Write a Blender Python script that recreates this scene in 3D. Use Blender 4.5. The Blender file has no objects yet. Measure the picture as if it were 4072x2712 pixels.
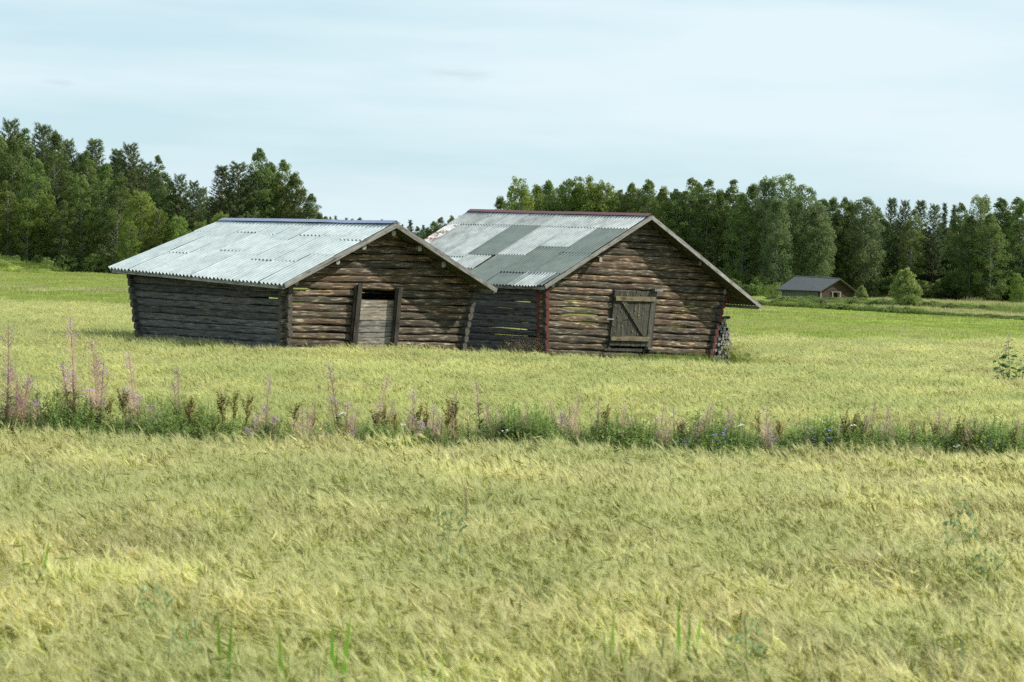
import bpy, math, random
import numpy as np
from mathutils import Vector, Matrix, Quaternion

# ------------------------------------------------------------------ camera, sky, sun, exposure
scene = bpy.context.scene
COL = scene.collection
HC = 2.9                                   # eye height on the road bank
K, CX, CY = 4072 * 70 / 36, 2036.0, 1356.0  # a 70 mm lens
ROLL = math.atan(0.031)
PITCH = math.atan(296 / K)
_f = Vector((0, math.cos(PITCH), -math.sin(PITCH)))
_u0 = Vector((0, math.sin(PITCH), math.cos(PITCH)))
_r0 = Vector((1, 0, 0))
_r = _r0 * math.cos(ROLL) + _u0 * math.sin(ROLL)
_u = _u0 * math.cos(ROLL) - _r0 * math.sin(ROLL)
EYE = Vector((0, 0, HC))

cam_d = bpy.data.cameras.new('camera')
cam = bpy.data.objects.new('camera', cam_d)
COL.objects.link(cam)
cam_d.lens = 70; cam_d.sensor_width = 36; cam_d.clip_start = 0.5; cam_d.clip_end = 6000
cam_d.dof.use_dof = True; cam_d.dof.focus_distance = 56; cam_d.dof.aperture_fstop = 4.2
m = Matrix((_r, _u, -_f)).transposed().to_4x4(); m.translation = EYE
cam.matrix_world = m
scene.camera = cam

SUN_AZ, SUN_EL = math.radians(14), math.radians(40)    # azimuth from +X towards +Y
SV = Vector((math.cos(SUN_AZ) * math.cos(SUN_EL), math.sin(SUN_AZ) * math.cos(SUN_EL), math.sin(SUN_EL)))
sun_d = bpy.data.lights.new('sun', 'SUN')
sun_d.energy = 5.0; sun_d.angle = math.radians(0.53); sun_d.color = (1.0, 0.945, 0.85)
sun = bpy.data.objects.new('sun', sun_d); COL.objects.link(sun)
sun.rotation_euler = (-SV).to_track_quat('-Z', 'Y').to_euler()
sun.location = (40, 10, 60)

world = bpy.data.worlds.new('World'); scene.world = world
world.use_nodes = True
wt = world.node_tree; wt.nodes.clear()
def N(t, typ, **kw):
    n = t.nodes.new(typ)
    for k, v in kw.items():
        if k[0] == '_': setattr(n, k[1:], v)
        else: n.inputs[k.replace('__', ' ')].default_value = v
    return n
wo = N(wt, 'ShaderNodeOutputWorld'); wb = N(wt, 'ShaderNodeBackground'); wb.inputs[1].default_value = 0.095
sky = N(wt, 'ShaderNodeTexSky', _sky_type='NISHITA', _sun_disc=False)
sky.sun_elevation = SUN_EL; sky.sun_rotation = math.pi / 2 - SUN_AZ
sky.air_density = 1.0; sky.dust_density = 1.2; sky.ozone_density = 1.5
tc = N(wt, 'ShaderNodeTexCoord')
mp = N(wt, 'ShaderNodeMapping'); mp.inputs['Scale'].default_value = (2.0, 2.0, 16.0); mp.inputs['Rotation'].default_value = (0.0, 0.02, 0.3)
nz = N(wt, 'ShaderNodeTexNoise', Scale=1.6, Detail=5.0, Roughness=0.5)
rp = N(wt, 'ShaderNodeValToRGB')
rp.color_ramp.elements[0].position = 0.38; rp.color_ramp.elements[0].color = (0.10, 0.10, 0.10, 1)
rp.color_ramp.elements[1].position = 0.62; rp.color_ramp.elements[1].color = (0.97, 0.97, 0.97, 1)
mx = N(wt, 'ShaderNodeMix', _data_type='RGBA')
mx.inputs['B'].default_value = (5.95, 7.0, 7.4, 1)          # thin high cloud veil
L = wt.links.new
L(tc.outputs['Generated'], mp.inputs[0]); L(mp.outputs[0], nz.inputs[0]); L(nz.outputs[0], rp.inputs[0])
blue = N(wt, 'ShaderNodeMix', _data_type='RGBA'); blue.inputs['Factor'].default_value = 0.78; blue.inputs['B'].default_value = (4.7, 6.45, 7.15, 1)
L(sky.outputs[0], blue.inputs['A'])
L(rp.outputs[0], mx.inputs['Factor']); L(blue.outputs['Result'], mx.inputs['A'])
# small grey scraps of cloud, round two directions of the sky
def scrap(px, py, w, h, prev, col, amt):
    d = (_f + _r * ((px - CX) / K) + _u * ((CY - py) / K)).normalized()
    sub = N(wt, 'ShaderNodeVectorMath', _operation='SUBTRACT'); sub.inputs[1].default_value = d
    sc = N(wt, 'ShaderNodeVectorMath', _operation='MULTIPLY'); sc.inputs[1].default_value = (K / w, K / w, K / h)
    ln = N(wt, 'ShaderNodeVectorMath', _operation='LENGTH')
    n2 = N(wt, 'ShaderNodeTexNoise', Scale=1.3, Detail=4.0)
    ad = N(wt, 'ShaderNodeMath', _operation='MULTIPLY_ADD'); ad.inputs[1].default_value = 2.2
    mr = N(wt, 'ShaderNodeMapRange'); mr.inputs[1].default_value = 2.0; mr.inputs[2].default_value = 0.9
    mr.inputs[3].default_value = 0; mr.inputs[4].default_value = amt
    mm = N(wt, 'ShaderNodeMix', _data_type='RGBA'); mm.inputs['B'].default_value = col
    L(tc.outputs['Generated'], sub.inputs[0]); L(sub.outputs[0], sc.inputs[0]); L(sc.outputs[0], ln.inputs[0])
    L(sc.outputs[0], n2.inputs[0]); L(n2.outputs[0], ad.inputs[0]); L(ln.outputs['Value'], ad.inputs[2])
    L(ad.outputs[0], mr.inputs[0]); L(mr.outputs[0], mm.inputs['Factor']); L(prev, mm.inputs['A'])
    return mm.outputs['Result']
skyc = scrap(1840, 298, 170, 34, mx.outputs['Result'], (4.5, 5.3, 5.75, 1), 0.6)
skyc = scrap(235, 330, 75, 26, skyc, (4.5, 5.3, 5.75, 1), 0.5)
skyc = scrap(3455, 450, 110, 45, skyc, (6.2, 6.9, 7.2, 1), 0.6)
L(skyc, wb.inputs[0]); L(wb.outputs[0], wo.inputs[0])

vs = scene.view_settings
vs.view_transform = 'Standard'; vs.look = 'None'; vs.exposure = 0.48; vs.gamma = 1.0; vs.use_curve_mapping = False
scene.cycles.max_bounces = 8; scene.cycles.transparent_max_bounces = 4
scene.cycles.use_denoising = False

# ------------------------------------------------------------------ helpers
def ray(px, py):
    return _f + _r * ((px - CX) / K) + _u * ((CY - py) / K)
def at(px, py, Y):                          # point on the pixel's sight line at distance Y
    d = ray(px, py); return EYE + d * (Y / d.y)
def on_plane(px, py, P, n):
    d = ray(px, py); return EYE + d * ((P - EYE).dot(n) / d.dot(n))
def xz(px, Y, z=0.0):                       # ground point under pixel column px at distance Y (roll taken up at its height)
    d0 = at(px, 1356, Y)
    # move along the camera's up until height z
    d1 = at(px, 2356, Y); t = (z - d0.z) / (d1.z - d0.z)
    return d0.lerp(d1, t)

class MB:
    def __init__(s): s.v = []; s.f = []; s.m = []
    def add(s, vs_, fs, mi=0):
        b = len(s.v); s.v.extend([tuple(p) for p in vs_])
        for f in fs: s.f.append(tuple(b + i for i in f)); s.m.append(mi)
    def box(s, c, x, y, z, mi=0):           # centre, three half-axis vectors
        c, x, y, z = Vector(c), Vector(x), Vector(y), Vector(z)
        s.add([c-x-y-z, c+x-y-z, c+x+y-z, c-x+y-z, c-x-y+z, c+x-y+z, c+x+y+z, c-x+y+z],
              [(0,3,2,1),(4,5,6,7),(0,1,5,4),(1,2,6,5),(2,3,7,6),(3,0,4,7)], mi)
    def prism(s, pts, t, mi=0):             # polygon extruded by vector t
        n = len(pts); t = Vector(t)
        s.add([Vector(p) for p in pts] + [Vector(p) + t for p in pts],
              [tuple(range(n))[::-1], tuple(range(n, 2*n))] + [(i, (i+1) % n, n+(i+1) % n, n+i) for i in range(n)], mi)
    def tube(s, pts, rad, n=6, mi=0, cap=True):
        pts = [Vector(p) for p in pts]; vs_ = []; fs = []
        for i, p in enumerate(pts):
            d = (pts[min(i+1, len(pts)-1)] - pts[max(i-1, 0)]).normalized()
            a = d.orthogonal().normalized() if abs(d.z) > 0.9 else d.cross(Vector((0,0,1))).normalized()
            b = d.cross(a); r = rad[i] if hasattr(rad, '__len__') else rad
            for k in range(n):
                th = 2*math.pi*k/n; vs_.append(p + a*(r*math.cos(th)) + b*(r*math.sin(th)))
        for i in range(len(pts)-1):
            for k in range(n):
                fs.append((i*n+k, i*n+(k+1) % n, (i+1)*n+(k+1) % n, (i+1)*n+k))
        if cap: fs.append(tuple(range(n))[::-1]); fs.append(tuple((len(pts)-1)*n+k for k in range(n)))
        s.add(vs_, fs, mi)
    def blade(s, p, d, length, w, droop=0.3, seg=3, mi=0, side=None, tip=0.0, fold=0.0):
        p = Vector(p); d = Vector(d).normalized()
        sd = Vector(side) if side is not None else d.cross(Vector((0,0,1)))
        if sd.length < 1e-4: sd = Vector((1,0,0))
        sd.normalize(); vs_ = []; fs = []
        for i in range(seg+1):
            t = i/seg; q = p + d*(length*t) + Vector((0,0,-droop*length*t*t))
            ww = w * (tip + (1-tip)*math.sin(math.pi*(0.25+0.75*t)) / 0.95) if tip == 0 else w*(1-t*(1-tip))
            if i == seg and tip == 0: vs_.append(q)
            else: vs_ += [q - sd*(ww/2), q + sd*(ww/2)]
        for i in range(seg):
            a = 2*i
            if i == seg-1 and tip == 0: fs.append((a, a+1, a+2))
            else: fs.append((a, a+1, a+3, a+2))
        s.add(vs_, fs, mi)
    def quads(s, arr, mi=0):                # arr (n,4,3)
        b = len(s.v); s.v.extend(map(tuple, arr.reshape(-1, 3).tolist()))
        for i in range(len(arr)): s.f.append((b+4*i, b+4*i+1, b+4*i+2, b+4*i+3)); s.m.append(mi)
    def mesh(s, name, mats, smooth=False):
        me = bpy.data.meshes.new(name); me.from_pydata(s.v, [], s.f)
        for mt in (mats if isinstance(mats, (list, tuple)) else [mats]): me.materials.append(mt)
        if any(s.m): me.polygons.foreach_set('material_index', s.m)
        if smooth: me.polygons.foreach_set('use_smooth', [True]*len(s.f))
        me.update(); return me
    def build(s, name, mats, parent=None, smooth=False):
        return link(name, s.mesh(name, mats, smooth), parent)

def link(name, me, parent=None):
    o = bpy.data.objects.new(name, me); COL.objects.link(o)
    if parent: o.parent = parent; o.matrix_parent_inverse = parent.matrix_basis.inverted()
    return o
def tag(o, label=None, cat=None, group=None, kind=None):
    if label: o['label'] = label
    if cat: o['category'] = cat
    if group: o['group'] = group
    if kind: o['kind'] = kind
    return o
def empty(name, loc=(0, 0, 0), rz=0.0, **kw):
    o = bpy.data.objects.new(name, None); COL.objects.link(o)
    o.location = loc; o.rotation_euler = (0, 0, rz); o.empty_display_size = 0.2
    o.matrix_world = Matrix.LocRotScale(Vector(loc), Matrix.Rotation(rz, 3, 'Z').to_quaternion(), None)
    return tag(o, **kw)

# ------------------------------------------------------------------ materials
def mat(name):
    mt = bpy.data.materials.new(name); mt.use_nodes = True; t = mt.node_tree; t.nodes.clear()
    out = N(t, 'ShaderNodeOutputMaterial'); return mt, t, out
def lk(t, a, b): t.links.new(a, b)
def ramp(t, stops, fac=None):
    r = N(t, 'ShaderNodeValToRGB'); e = r.color_ramp.elements
    while len(e) < len(stops): e.new(0.5)
    for i, (p, c) in enumerate(stops): e[i].position = p; e[i].color = (*c, 1)
    if fac is not None: lk(t, fac, r.inputs[0])
    return r
def mixc(t, a, b, fac, mode='MIX'):
    x = N(t, 'ShaderNodeMix', _data_type='RGBA', _blend_type=mode)
    for s, v in (('A', a), ('B', b)):
        if hasattr(v, 'links'): lk(t, v, x.inputs[s])
        else: x.inputs[s].default_value = (*v, 1)
    if hasattr(fac, 'links'): lk(t, fac, x.inputs['Factor'])
    else: x.inputs['Factor'].default_value = fac
    return x.outputs['Result']

def leaf_mat(name, c1, c2, c3, trans=0.35, scale=0.6, wscale=0.0, w1=None, rough=0.6, spec=0.25):
    mt, t, out = mat(name)
    oi = N(t, 'ShaderNodeObjectInfo'); geo = N(t, 'ShaderNodeNewGeometry')
    nz_ = N(t, 'ShaderNodeTexNoise', Scale=scale, Detail=3.0); lk(t, geo.outputs['Position'], nz_.inputs[0])
    c = ramp(t, [(0.32, c1), (0.5, c2), (0.68, c3)], nz_.outputs[0]).outputs[0]
    hv = N(t, 'ShaderNodeHueSaturation')
    mr = N(t, 'ShaderNodeMapRange'); mr.inputs[3].default_value = 0.72; mr.inputs[4].default_value = 1.28
    lk(t, oi.outputs['Random'], mr.inputs[0]); lk(t, mr.outputs[0], hv.inputs['Value']); lk(t, c, hv.inputs['Color'])
    mh = N(t, 'ShaderNodeMath', _operation='MULTIPLY_ADD'); mh.inputs[1].default_value = 0.03; mh.inputs[2].default_value = 0.487
    fr = N(t, 'ShaderNodeMath', _operation='FRACT'); ml = N(t, 'ShaderNodeMath', _operation='MULTIPLY'); ml.inputs[1].default_value = 7.31
    lk(t, oi.outputs['Random'], ml.inputs[0]); lk(t, ml.outputs[0], fr.inputs[0]); lk(t, fr.outputs[0], mh.inputs[0]); lk(t, mh.outputs[0], hv.inputs['Hue'])
    col = hv.outputs[0]
    if w1 is not None:                      # broad patches of another growth over the field
        n3 = N(t, 'ShaderNodeTexNoise', Scale=wscale, Detail=3.0); lk(t, geo.outputs['Position'], n3.inputs[0])
        f3 = ramp(t, [(0.42, (0, 0, 0)), (0.62, (1, 1, 1))], n3.outputs[0]).outputs[0]
        col = mixc(t, col, w1, f3)
    bs = N(t, 'ShaderNodeBsdfPrincipled', Roughness=rough); bs.inputs['Specular IOR Level'].default_value = spec
    tr = N(t, 'ShaderNodeBsdfTranslucent'); mxs = N(t, 'ShaderNodeMixShader'); mxs.inputs[0].default_value = trans
    lk(t, col, bs.inputs['Base Color'])
    g2 = N(t, 'ShaderNodeGamma'); g2.inputs[1].default_value = 0.92; lk(t, col, g2.inputs[0]); lk(t, g2.outputs[0], tr.inputs[0])
    lk(t, bs.outputs[0], mxs.inputs[1]); lk(t, tr.outputs[0], mxs.inputs[2]); lk(t, mxs.outputs[0], out.inputs[0])
    return mt

def wood_mat(name, dark, mid, light, warm=None, warm_amt=0.0, bump=0.6, grain=(1.2, 22, 22), rough=0.85):
    mt, t, out = mat(name)
    tcx = N(t, 'ShaderNodeTexCoord'); oi = N(t, 'ShaderNodeObjectInfo')
    off = N(t, 'ShaderNodeVectorMath', _operation='MULTIPLY_ADD'); off.inputs[1].default_value = (1, 1, 1)
    rv = N(t, 'ShaderNodeVectorMath', _operation='SCALE'); rv.inputs[0].default_value = (37.0, 11.0, 23.0)
    lk(t, oi.outputs['Random'], rv.inputs['Scale']); lk(t, tcx.outputs['Object'], off.inputs[0]); lk(t, rv.outputs[0], off.inputs[2])
    mp_ = N(t, 'ShaderNodeMapping'); mp_.inputs['Scale'].default_value = grain; lk(t, off.outputs[0], mp_.inputs[0])
    g = N(t, 'ShaderNodeTexNoise', Scale=2.2, Detail=6.0, Roughness=0.62); lk(t, mp_.outputs[0], g.inputs[0])
    blot = N(t, 'ShaderNodeTexNoise', Scale=1.3, Detail=4.0, Roughness=0.6); lk(t, off.outputs[0], blot.inputs[0])
    mp3 = N(t, 'ShaderNodeMapping'); mp3.inputs['Scale'].default_value = tuple(v*(.42 if v > 5 else 1.0) for v in grain); lk(t, off.outputs[0], mp3.inputs[0])
    g3 = N(t, 'ShaderNodeTexNoise', Scale=2.2, Detail=3.0, Roughness=0.55); lk(t, mp3.outputs[0], g3.inputs[0])
    av = N(t, 'ShaderNodeMath', _operation='MULTIPLY_ADD'); av.inputs[1].default_value = 0.95; lk(t, g3.outputs[0], av.inputs[0])
    hf = N(t, 'ShaderNodeMath', _operation='MULTIPLY_ADD'); hf.inputs[1].default_value = 0.55; hf.inputs[2].default_value = -0.25; lk(t, g.outputs[0], hf.inputs[0]); lk(t, hf.outputs[0], av.inputs[2])
    c = ramp(t, [(0.33, dark), (0.46, mid), (0.56, mid), (0.68, light)], av.outputs[0]).outputs[0]
    if warm is not None:
        ad = N(t, 'ShaderNodeMath', _operation='MULTIPLY_ADD'); ad.inputs[1].default_value = 0.35
        sb = N(t, 'ShaderNodeMath', _operation='SUBTRACT'); sb.inputs[1].default_value = 0.17
        lk(t, oi.outputs['Random'], ad.inputs[0]); lk(t, blot.outputs[0], ad.inputs[2]); lk(t, ad.outputs[0], sb.inputs[0])
        wf = ramp(t, [(0.42, (0, 0, 0)), (0.66, (warm_amt,)*3)], sb.outputs[0]).outputs[0]
        wc = mixc(t, c, warm, 1.0, 'MULTIPLY'); c = mixc(t, c, wc, wf)
    # cracks
    m2 = N(t, 'ShaderNodeMapping'); m2.inputs['Scale'].default_value = (0.8, 30, 30); lk(t, off.outputs[0], m2.inputs[0])
    ck = N(t, 'ShaderNodeTexNoise', Scale=1.0, Detail=2.0); lk(t, m2.outputs[0], ck.inputs[0])
    cf = ramp(t, [(0.30, (0.25,)*3), (0.37, (1, 1, 1))], ck.outputs[0]).outputs[0]
    c = mixc(t, c, cf, 0.8, 'MULTIPLY')
    hv = N(t, 'ShaderNodeHueSaturation'); mr = N(t, 'ShaderNodeMapRange'); mr.inputs[3].default_value = 0.72; mr.inputs[4].default_value = 1.25
    lk(t, oi.outputs['Random'], mr.inputs[0]); lk(t, mr.outputs[0], hv.inputs['Value']); lk(t, c, hv.inputs['Color'])
    bs = N(t, 'ShaderNodeBsdfPrincipled', Roughness=rough); bs.inputs['Specular IOR Level'].default_value = 0.2
    bp = N(t, 'ShaderNodeBump', Strength=bump, Distance=0.02)
    hm = N(t, 'ShaderNodeMath', _operation='MULTIPLY'); lk(t, g.outputs[0], hm.inputs[0]); lk(t, cf, hm.inputs[1])
    lk(t, hm.outputs[0], bp.inputs['Height']); lk(t, bp.outputs[0], bs.inputs['Normal'])
    lk(t, hv.outputs[0], bs.inputs['Base Color']); lk(t, bs.outputs[0], out.inputs[0])
    return mt

def metal_mat(name, c1, c2, metallic, rough, blotch=0.5, rust=0.0, var=0.16):
    mt, t, out = mat(name)
    tcx = N(t, 'ShaderNodeTexCoord'); oi = N(t, 'ShaderNodeObjectInfo')
    rv = N(t, 'ShaderNodeVectorMath', _operation='SCALE'); rv.inputs[0].default_value = (17.0, 31.0, 3.0); lk(t, oi.outputs['Random'], rv.inputs['Scale'])
    of = N(t, 'ShaderNodeVectorMath', _operation='ADD'); lk(t, tcx.outputs['Object'], of.inputs[0]); lk(t, rv.outputs[0], of.inputs[1])
    b = N(t, 'ShaderNodeTexNoise', Scale=2.4, Detail=6.0, Roughness=0.65); lk(t, of.outputs[0], b.inputs[0])
    c = mixc(t, c1, c2, ramp(t, [(0.36, (0, 0, 0)), (0.64, (blotch*2,)*3)], b.outputs[0]).outputs[0])
    s = N(t, 'ShaderNodeTexNoise', Scale=30.0, Detail=3.0); lk(t, of.outputs[0], s.inputs[0])
    c = mixc(t, c, ramp(t, [(0.35, (0.78,)*3), (0.6, (1, 1, 1))], s.outputs[0]).outputs[0], 0.6, 'MULTIPLY')
    if rust > 0:
        r2 = N(t, 'ShaderNodeTexNoise', Scale=3.4, Detail=6.0, Roughness=0.7); lk(t, of.outputs[0], r2.inputs[0])
        c = mixc(t, c, (0.20, 0.075, 0.025), ramp(t, [(0.62-rust*.2, (0, 0, 0)), (0.70-rust*.2, (1, 1, 1))], r2.outputs[0]).outputs[0])
    hv = N(t, 'ShaderNodeHueSaturation'); mr = N(t, 'ShaderNodeMapRange'); mr.inputs[3].default_value = 1-var; mr.inputs[4].default_value = 1+var
    lk(t, oi.outputs['Random'], mr.inputs[0]); lk(t, mr.outputs[0], hv.inputs['Value']); lk(t, c, hv.inputs['Color'])
    bs = N(t, 'ShaderNodeBsdfPrincipled', Metallic=metallic)
    rr = ramp(t, [(0.3, (rough-.08,)*3), (0.7, (rough+.1,)*3)], b.outputs[0]); lk(t, rr.outputs[0], bs.inputs['Roughness'])
    lk(t, hv.outputs[0], bs.inputs['Base Color']); lk(t, bs.outputs[0], out.inputs[0])
    return mt

def plain_mat(name, c1, c2, scale=8.0, rough=0.85, bump=0.0):
    mt, t, out = mat(name)
    tcx = N(t, 'ShaderNodeTexCoord'); n_ = N(t, 'ShaderNodeTexNoise', Scale=scale, Detail=5.0, Roughness=0.6); lk(t, tcx.outputs['Object'], n_.inputs[0])
    c = ramp(t, [(0.35, c1), (0.65, c2)], n_.outputs[0]).outputs[0]
    bs = N(t, 'ShaderNodeBsdfPrincipled', Roughness=rough); bs.inputs['Specular IOR Level'].default_value = 0.2
    lk(t, c, bs.inputs['Base Color'])
    if bump:
        bp = N(t, 'ShaderNodeBump', Strength=bump, Distance=0.05); lk(t, n_.outputs[0], bp.inputs['Height']); lk(t, bp.outputs[0], bs.inputs['Normal'])
    lk(t, bs.outputs[0], out.inputs[0]); return mt

M = {}
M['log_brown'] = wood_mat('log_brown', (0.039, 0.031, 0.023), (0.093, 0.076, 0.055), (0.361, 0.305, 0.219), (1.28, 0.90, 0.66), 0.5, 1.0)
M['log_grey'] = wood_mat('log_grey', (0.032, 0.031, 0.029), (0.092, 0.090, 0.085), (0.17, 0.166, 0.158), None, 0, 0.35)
M['purlin_end'] = plain_mat('purlin_end', (0.20, 0.19, 0.165), (0.36, 0.345, 0.31), 12)
M['log_end'] = plain_mat('log_end', (0.05, 0.042, 0.033), (0.12, 0.105, 0.085), 14)
M['red_paint'] = plain_mat('red_paint', (0.085, 0.021, 0.017), (0.133, 0.040, 0.031), 9)
M['board_grey'] = wood_mat('board_grey', (0.07, 0.063, 0.052), (0.20, 0.19, 0.165), (0.34, 0.325, 0.285), (1.15, 0.85, 0.62), 0.5, 0.4, (1.5, 16, 16))
M['post_dark'] = wood_mat('post_dark', (0.02, 0.018, 0.014), (0.055, 0.048, 0.038), (0.10, 0.09, 0.07), None, 0, 0.4, (16, 16, 1.2))
M['door_dark'] = wood_mat('door_dark', (0.031, 0.030, 0.023), (0.068, 0.066, 0.050), (0.127, 0.120, 0.090), None, 0, 0.4, (16, 16, 1.2))
M['ledge'] = wood_mat('ledge', (0.074, 0.061, 0.036), (0.192, 0.162, 0.094), (0.311, 0.266, 0.158), None, 0, 0.5, (1.5, 16, 16))
M['barge'] = wood_mat('barge', (0.111, 0.106, 0.095), (0.246, 0.238, 0.217), (0.357, 0.348, 0.323), None, 0, 0.4, (1.5, 16, 16))
M['deck'] = wood_mat('deck', (0.03, 0.028, 0.018), (0.085, 0.078, 0.05), (0.15, 0.14, 0.09), None, 0, 0.3, (1.5, 10, 10))
M['galv'] = metal_mat('galv', (0.405, 0.459, 0.464), (0.486, 0.540, 0.544), 0.30, 0.48, 0.5, 0, 0.08)
M['galv_old'] = metal_mat('galv_old', (0.225, 0.248, 0.243), (0.342, 0.373, 0.369), 0.35, 0.45, 0.5)
M['galv_bright'] = metal_mat('galv_bright', (0.414, 0.468, 0.468), (0.504, 0.558, 0.558), 0.35, 0.40, 0.5, 0, 0.06)
M['galv_grey'] = metal_mat('galv_grey', (0.297, 0.329, 0.324), (0.387, 0.419, 0.414), 0.35, 0.45, 0.5, 0, 0.10)
M['galv_rust'] = metal_mat('galv_rust', (0.540, 0.576, 0.567), (0.648, 0.684, 0.684), 0.5, 0.40, 0.5, rust=0.55)
M['green_sheet'] = metal_mat('green_sheet', (0.085, 0.115, 0.105), (0.115, 0.15, 0.138), 0.1, 0.50, 0.5, 0, 0.07)
M['cap_blue'] = metal_mat('cap_blue', (0.16, 0.20, 0.32), (0.24, 0.28, 0.40), 0.2, 0.42)
M['cap_red'] = metal_mat('cap_red', (0.11, 0.032, 0.036), (0.16, 0.055, 0.058), 0.1, 0.5)
M['slate'] = metal_mat('slate', (0.035, 0.042, 0.046), (0.05, 0.058, 0.062), 0.0, 0.7)
M['iron'] = metal_mat('iron', (0.16, 0.16, 0.155), (0.30, 0.30, 0.29), 0.6, 0.5)
M['log_red'] = wood_mat('log_red', (0.030, 0.021, 0.016), (0.061, 0.046, 0.035), (0.106, 0.083, 0.065), (0.850, 0.836, 0.779), 0.4)
M['log_pale'] = wood_mat('log_pale', (0.16, 0.17, 0.15), (0.32, 0.34, 0.30), (0.44, 0.46, 0.41), None, 0, 0.3)
M['firewood'] = plain_mat('firewood', (0.17, 0.165, 0.15), (0.40, 0.385, 0.35), 22)
M['firewood_bark'] = plain_mat('firewood_bark', (0.035, 0.03, 0.025), (0.10, 0.09, 0.075), 18)
M['stone'] = plain_mat('stone', (0.16, 0.16, 0.155), (0.33, 0.33, 0.32), 6, bump=0.3)
M['dark'] = plain_mat('dark', (0.02, 0.018, 0.015), (0.04, 0.036, 0.03), 6)

M['barley'] = leaf_mat('barley', (0.415, 0.415, 0.112), (0.493, 0.481, 0.142), (0.571, 0.543, 0.194), 0.52, 2.5, 0.33, (0.407, 0.433, 0.127))
M['barley_green'] = leaf_mat('barley_green', (0.387, 0.400, 0.097), (0.460, 0.463, 0.123), (0.533, 0.523, 0.168), 0.52, 2.5, 0.33, (0.380, 0.417, 0.110))
M['awn'] = leaf_mat('awn', (0.569, 0.545, 0.231), (0.654, 0.619, 0.296), (0.730, 0.683, 0.379), 0.55, 2.5, 0.33, (0.541, 0.554, 0.255))
M['awn_green'] = leaf_mat('awn_green', (0.542, 0.541, 0.200), (0.623, 0.614, 0.256), (0.695, 0.678, 0.328), 0.55, 2.5, 0.33, (0.515, 0.550, 0.220))
M['barley_stem'] = leaf_mat('barley_stem', (0.280, 0.328, 0.072), (0.349, 0.385, 0.092), (0.426, 0.439, 0.127), 0.52, 2.0)
M['barley_stem_green'] = leaf_mat('barley_stem_green', (0.261, 0.316, 0.062), (0.325, 0.371, 0.079), (0.397, 0.422, 0.110), 0.52, 2.0)
M['shaded_ear'] = leaf_mat('shaded_ear', (0.212, 0.230, 0.056), (0.277, 0.285, 0.074), (0.351, 0.340, 0.103), 0.3, 2.0)  # darker olive for some ears: the look of ears in shade, put into the colour
M['meadow_blade'] = leaf_mat('meadow_blade', (0.239, 0.294, 0.062), (0.282, 0.339, 0.078), (0.325, 0.368, 0.095), 0.55, 0.35, 0.05, (0.342, 0.356, 0.123))
M['grass'] = leaf_mat('grass', (0.153, 0.230, 0.040), (0.203, 0.285, 0.055), (0.261, 0.331, 0.075), 0.5, 1.2)
M['dry_grass'] = leaf_mat('dry_grass', (0.30, 0.27, 0.14), (0.38, 0.33, 0.18), (0.46, 0.41, 0.25), 0.4, 1.2)
M['bright_blade'] = leaf_mat('bright_blade', (0.15, 0.29, 0.02), (0.20, 0.36, 0.03), (0.26, 0.42, 0.05), 0.55, 3.0)
M['herb'] = leaf_mat('herb', (0.165, 0.238, 0.062), (0.220, 0.309, 0.088), (0.296, 0.380, 0.125), 0.5, 2.5)
M['fire_leaf'] = leaf_mat('fire_leaf', (0.09, 0.165, 0.035), (0.13, 0.215, 0.05), (0.19, 0.28, 0.07), 0.40, 4.0)
M['fire_stem'] = leaf_mat('fire_stem', (0.30, 0.20, 0.14), (0.36, 0.25, 0.17), (0.42, 0.30, 0.20), 0.2, 4.0)
M['pod'] = leaf_mat('pod', (0.38, 0.27, 0.20), (0.45, 0.33, 0.25), (0.52, 0.40, 0.30), 0.35, 4.0)
M['flower_pink'] = leaf_mat('flower_pink', (0.42, 0.24, 0.47), (0.50, 0.31, 0.56), (0.58, 0.40, 0.63), 0.4, 9.0)
M['dock_brown'] = leaf_mat('dock_brown', (0.195, 0.169, 0.046), (0.260, 0.219, 0.065), (0.351, 0.263, 0.098), 0.4, 9.0)
M['dead_weed'] = leaf_mat('dead_weed', (0.15, 0.115, 0.065), (0.23, 0.18, 0.10), (0.31, 0.25, 0.15), 0.2, 6.0)
M['oat'] = leaf_mat('oat', (0.22, 0.30, 0.12), (0.29, 0.37, 0.17), (0.38, 0.45, 0.24), 0.4, 6.0)
M['white_petal'] = plain_mat('white_petal', (0.66, 0.66, 0.60), (0.80, 0.80, 0.76), 20)
M['blue_petal'] = plain_mat('blue_petal', (0.13, 0.12, 0.42), (0.22, 0.20, 0.56), 20)
M['yellow_petal'] = plain_mat('yellow_petal', (0.62, 0.50, 0.03), (0.75, 0.62, 0.06), 20)
M['sapling_leaf'] = leaf_mat('sapling_leaf', (0.055, 0.12, 0.022), (0.085, 0.165, 0.034), (0.125, 0.22, 0.05), 0.3, 6.0, rough=0.35, spec=0.5)
M['bark_birch'] = plain_mat('bark_birch', (0.10, 0.095, 0.085), (0.30, 0.29, 0.265), 3)
M['bark_pine'] = plain_mat('bark_pine', (0.10, 0.065, 0.04), (0.20, 0.12, 0.07), 4)
M['bark_grey'] = plain_mat('bark_grey', (0.12, 0.115, 0.09), (0.24, 0.23, 0.19), 4)
M['leaf_birch'] = leaf_mat('leaf_birch', (0.11, 0.155, 0.040), (0.145, 0.20, 0.052), (0.185, 0.245, 0.066), 0.50, 0.5)
M['leaf_light'] = leaf_mat('leaf_light', (0.134, 0.189, 0.034), (0.168, 0.229, 0.044), (0.202, 0.264, 0.057), 0.52, 0.5)
M['leaf_aspen'] = leaf_mat('leaf_aspen', (0.11, 0.155, 0.055), (0.145, 0.20, 0.070), (0.185, 0.24, 0.086), 0.48, 0.5, spec=0.4)
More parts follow.
